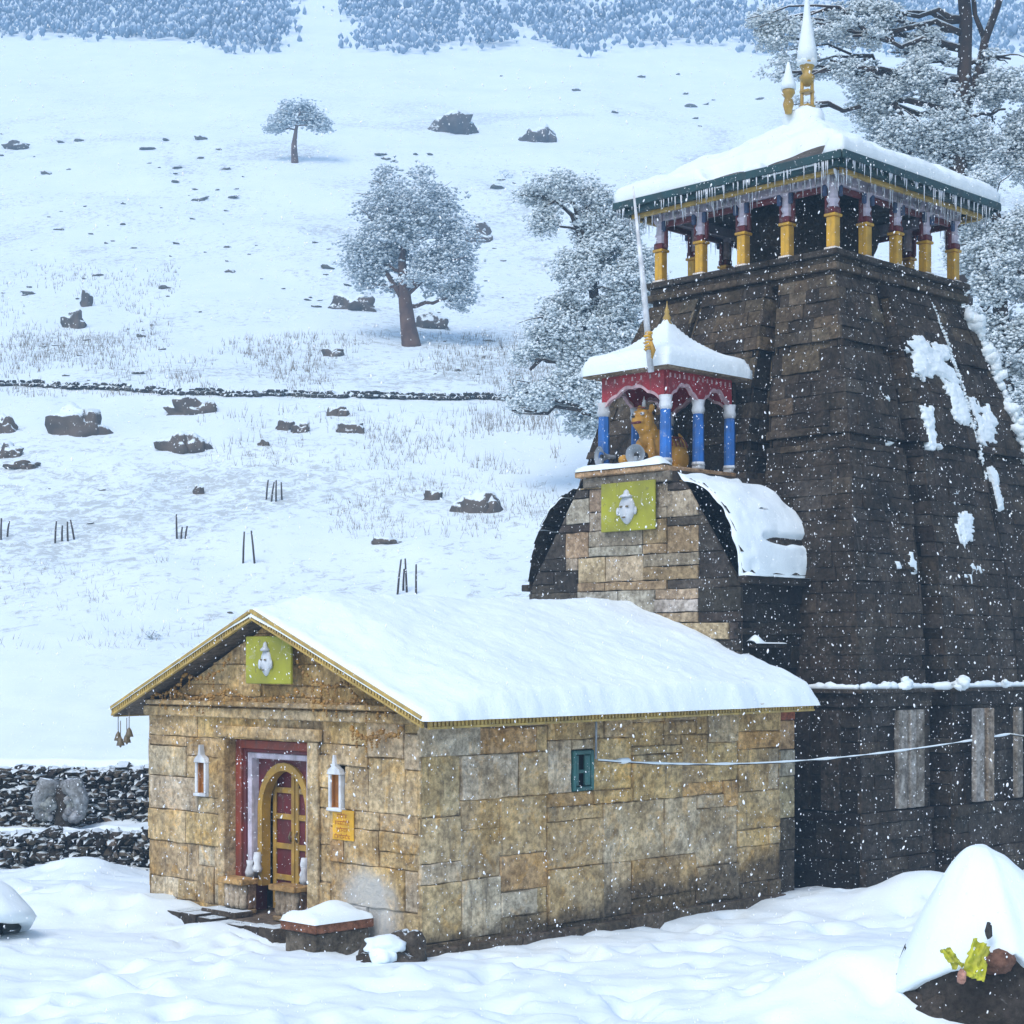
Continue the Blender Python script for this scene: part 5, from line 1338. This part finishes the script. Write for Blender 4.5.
def tufts():
    rng = random.Random(53); m = MB()
    regs = [(-20, 560, 335, 398, 1900, .38), (330, 560, 430, 540, 600, .32), (-10, 180, 260, 380, 700, .35), (0, 240, 560, 650, 160, .25), (470, 560, 380, 470, 350, .5), (200, 520, 410, 470, 260, .4)]
    for x0, x1, y0, y1, n, h in regs:
        c = 0; tries = 0
        while c < n and tries < n * 8:
            tries += 1
            x, y = rng.uniform(x0, x1), rng.uniform(y0, y1)
            if nz(x * .012, y * .03, 4) + .25 * rng.uniform(-1, 1) < .05: continue
            p = hill_q(x, y); c += 1
            for _ in range(rng.randint(1, 3)):
                w = .011 * p.y / 70; l = h * rng.uniform(.4, 1.2); dx, dy = rng.uniform(-.15, .15), rng.uniform(-.15, .15); ox = rng.uniform(-.15, .15)
                b = Vector((p.x + ox, p.y, p.z - .05)); m.add([b + Vector((-w, 0, 0)), b + Vector((w, 0, 0)), b + Vector((dx, dy, l))], [(0, 1, 2)]); m.add([b + Vector((0, -w, 0)), b + Vector((0, w, 0)), b + Vector((dx, dy, l))], [(0, 1, 2)])
    tagp(single("dry_grass", m, M_straw, (0, 0, 0), temple=False), "thin dry stalks poking through the hillside snow", None, None, "stuff")
    # the little frosted bush above the hall's far eave and a few more
    for x, y, w, h, lab in ((150, 638, 14, 9, "little frosted bush in the snow above the hall's far eave"), (505, 178, 10, 6, "frosted low bush high on the slope"), (502, 350, 10, 22, "thin frosted bush at the edge of the tall tree")):
        p = hill(x, y); s = p.y / F; r = root("frosted_bush", tuple(p), lab, "bush", temple=False)
        b = MB(); crown_blobs(b, [(p.x, p.y, p.z + h * s * .4, w * s, w * s, h * s)], 90, w * s * .16, rng); part("foliage", b, M_leaf2, r)
        t = MB()
        for k in range(6): t.tube([tuple(p), (p.x + rng.uniform(-.7, .7) * w * s, p.y + rng.uniform(-.3, .3), p.z + h * s * rng.uniform(.4, 1))], [.012, .005], 5)
        part("stem", t, M_bark, r)
tufts()
def forest():
    rng = random.Random(59); m = MB()
    def dens(x, y):
        if x < 0 or x > 1100: x = abs(x) % 1000
        d = 0
        if x < 295: d = sstep(6, -10, y - (38 + 16 * sstep(150, 215, x) - 6 * sstep(245, 275, x) + 9 * nz(x * .05, y * .03, 3))) * (.85 if nz(x * .03, y * .06, 2) > -.15 else .2)
        if x > 345: d = .55 * sstep(10, -14, y - (48 + 14 * nz(x * .03, 2, 2)))
        if x > 345 and nz(x * .022, y * .05, 8) < -.08: d *= .12
        if 278 < x < 350: d = 0
        return d
    for _ in range(9000):
        x, y = rng.uniform(-160, 1180), rng.uniform(-60, 66)
        if rng.random() > dens(x, y): continue
        p = hill_q(x, y)
        for _ in range(9):
            h = rng.uniform(.22, .7); jit(m, (p.x + rng.gauss(0, 1.7), p.y + rng.gauss(0, 1.7), p.z + h * .3 + abs(rng.gauss(0, .9))), h * .7, h * 1.2, rng)
    tagp(single("far_forest", m, M_hazeforest, (0, 0, 0), temple=False), "blue hazy forest and scrub along the top of the mountainside", None, None, "stuff")
forest()

# ------------------------------------------------------------------ falling snow and haze
def flakes():
    rng = random.Random(61); m = MB(); oc = [(1, 0, 0), (-1, 0, 0), (0, 1, 0), (0, -1, 0), (0, 0, 1), (0, 0, -1)]
    of = [(0, 2, 4), (2, 1, 4), (1, 3, 4), (3, 0, 4), (2, 0, 5), (1, 2, 5), (3, 1, 5), (0, 3, 5)]
    n = 0
    while n < 32000:
        y = 25.0 * rng.random() ** (1 / 2.6)
        if y < 7.5: continue
        x = rng.uniform(-.34, .34) * y; z = EYE + rng.uniform(-.23, .40) * y
        if z < H(x, y) + .05: continue
        r = rng.choice([.0018, .002, .0026, .0032, .004, .005]) * rng.uniform(.7, 1.2)
        k = rng.uniform(1.0, 2.3); dx = rng.uniform(-.9, .9) * r
        m.add([(x + a * r + dx * c, y + b * r, z + c * r * k) for a, b, c in ICO[1][0]], ICO[1][1], smooth=True); n += 1
    tagp(single("falling_snow", m, M_flake, (0, 0, 0), temple=False), "loose snowflakes falling through the air before the temple", None, None, "stuff")
flakes()
def haze():
    b = MB(); b.add([(x, y, z) for x in (-175, 175) for y in (-12, 350) for z in (-2.5, 140)], [(0, 1, 3, 2), (4, 6, 7, 5), (0, 4, 5, 1), (2, 3, 7, 6), (0, 2, 6, 4), (1, 5, 7, 3)])
    m = bpy.data.materials.new("haze"); m.use_nodes = True; nt = m.node_tree; nt.nodes.clear()
    o = nt.nodes.new("ShaderNodeOutputMaterial"); v = nt.nodes.new("ShaderNodeVolumePrincipled")
    v.inputs["Color"].default_value = (.46, .74, 1.0, 1); v.inputs["Density"].default_value = .0015; v.inputs["Anisotropy"].default_value = .0
    nt.links.new(v.outputs[0], o.inputs["Volume"])
    tagp(single("haze", b, m, (0, 0, 0), temple=False), "pale blue snowfall haze filling the valley", None, None, "stuff")
haze()
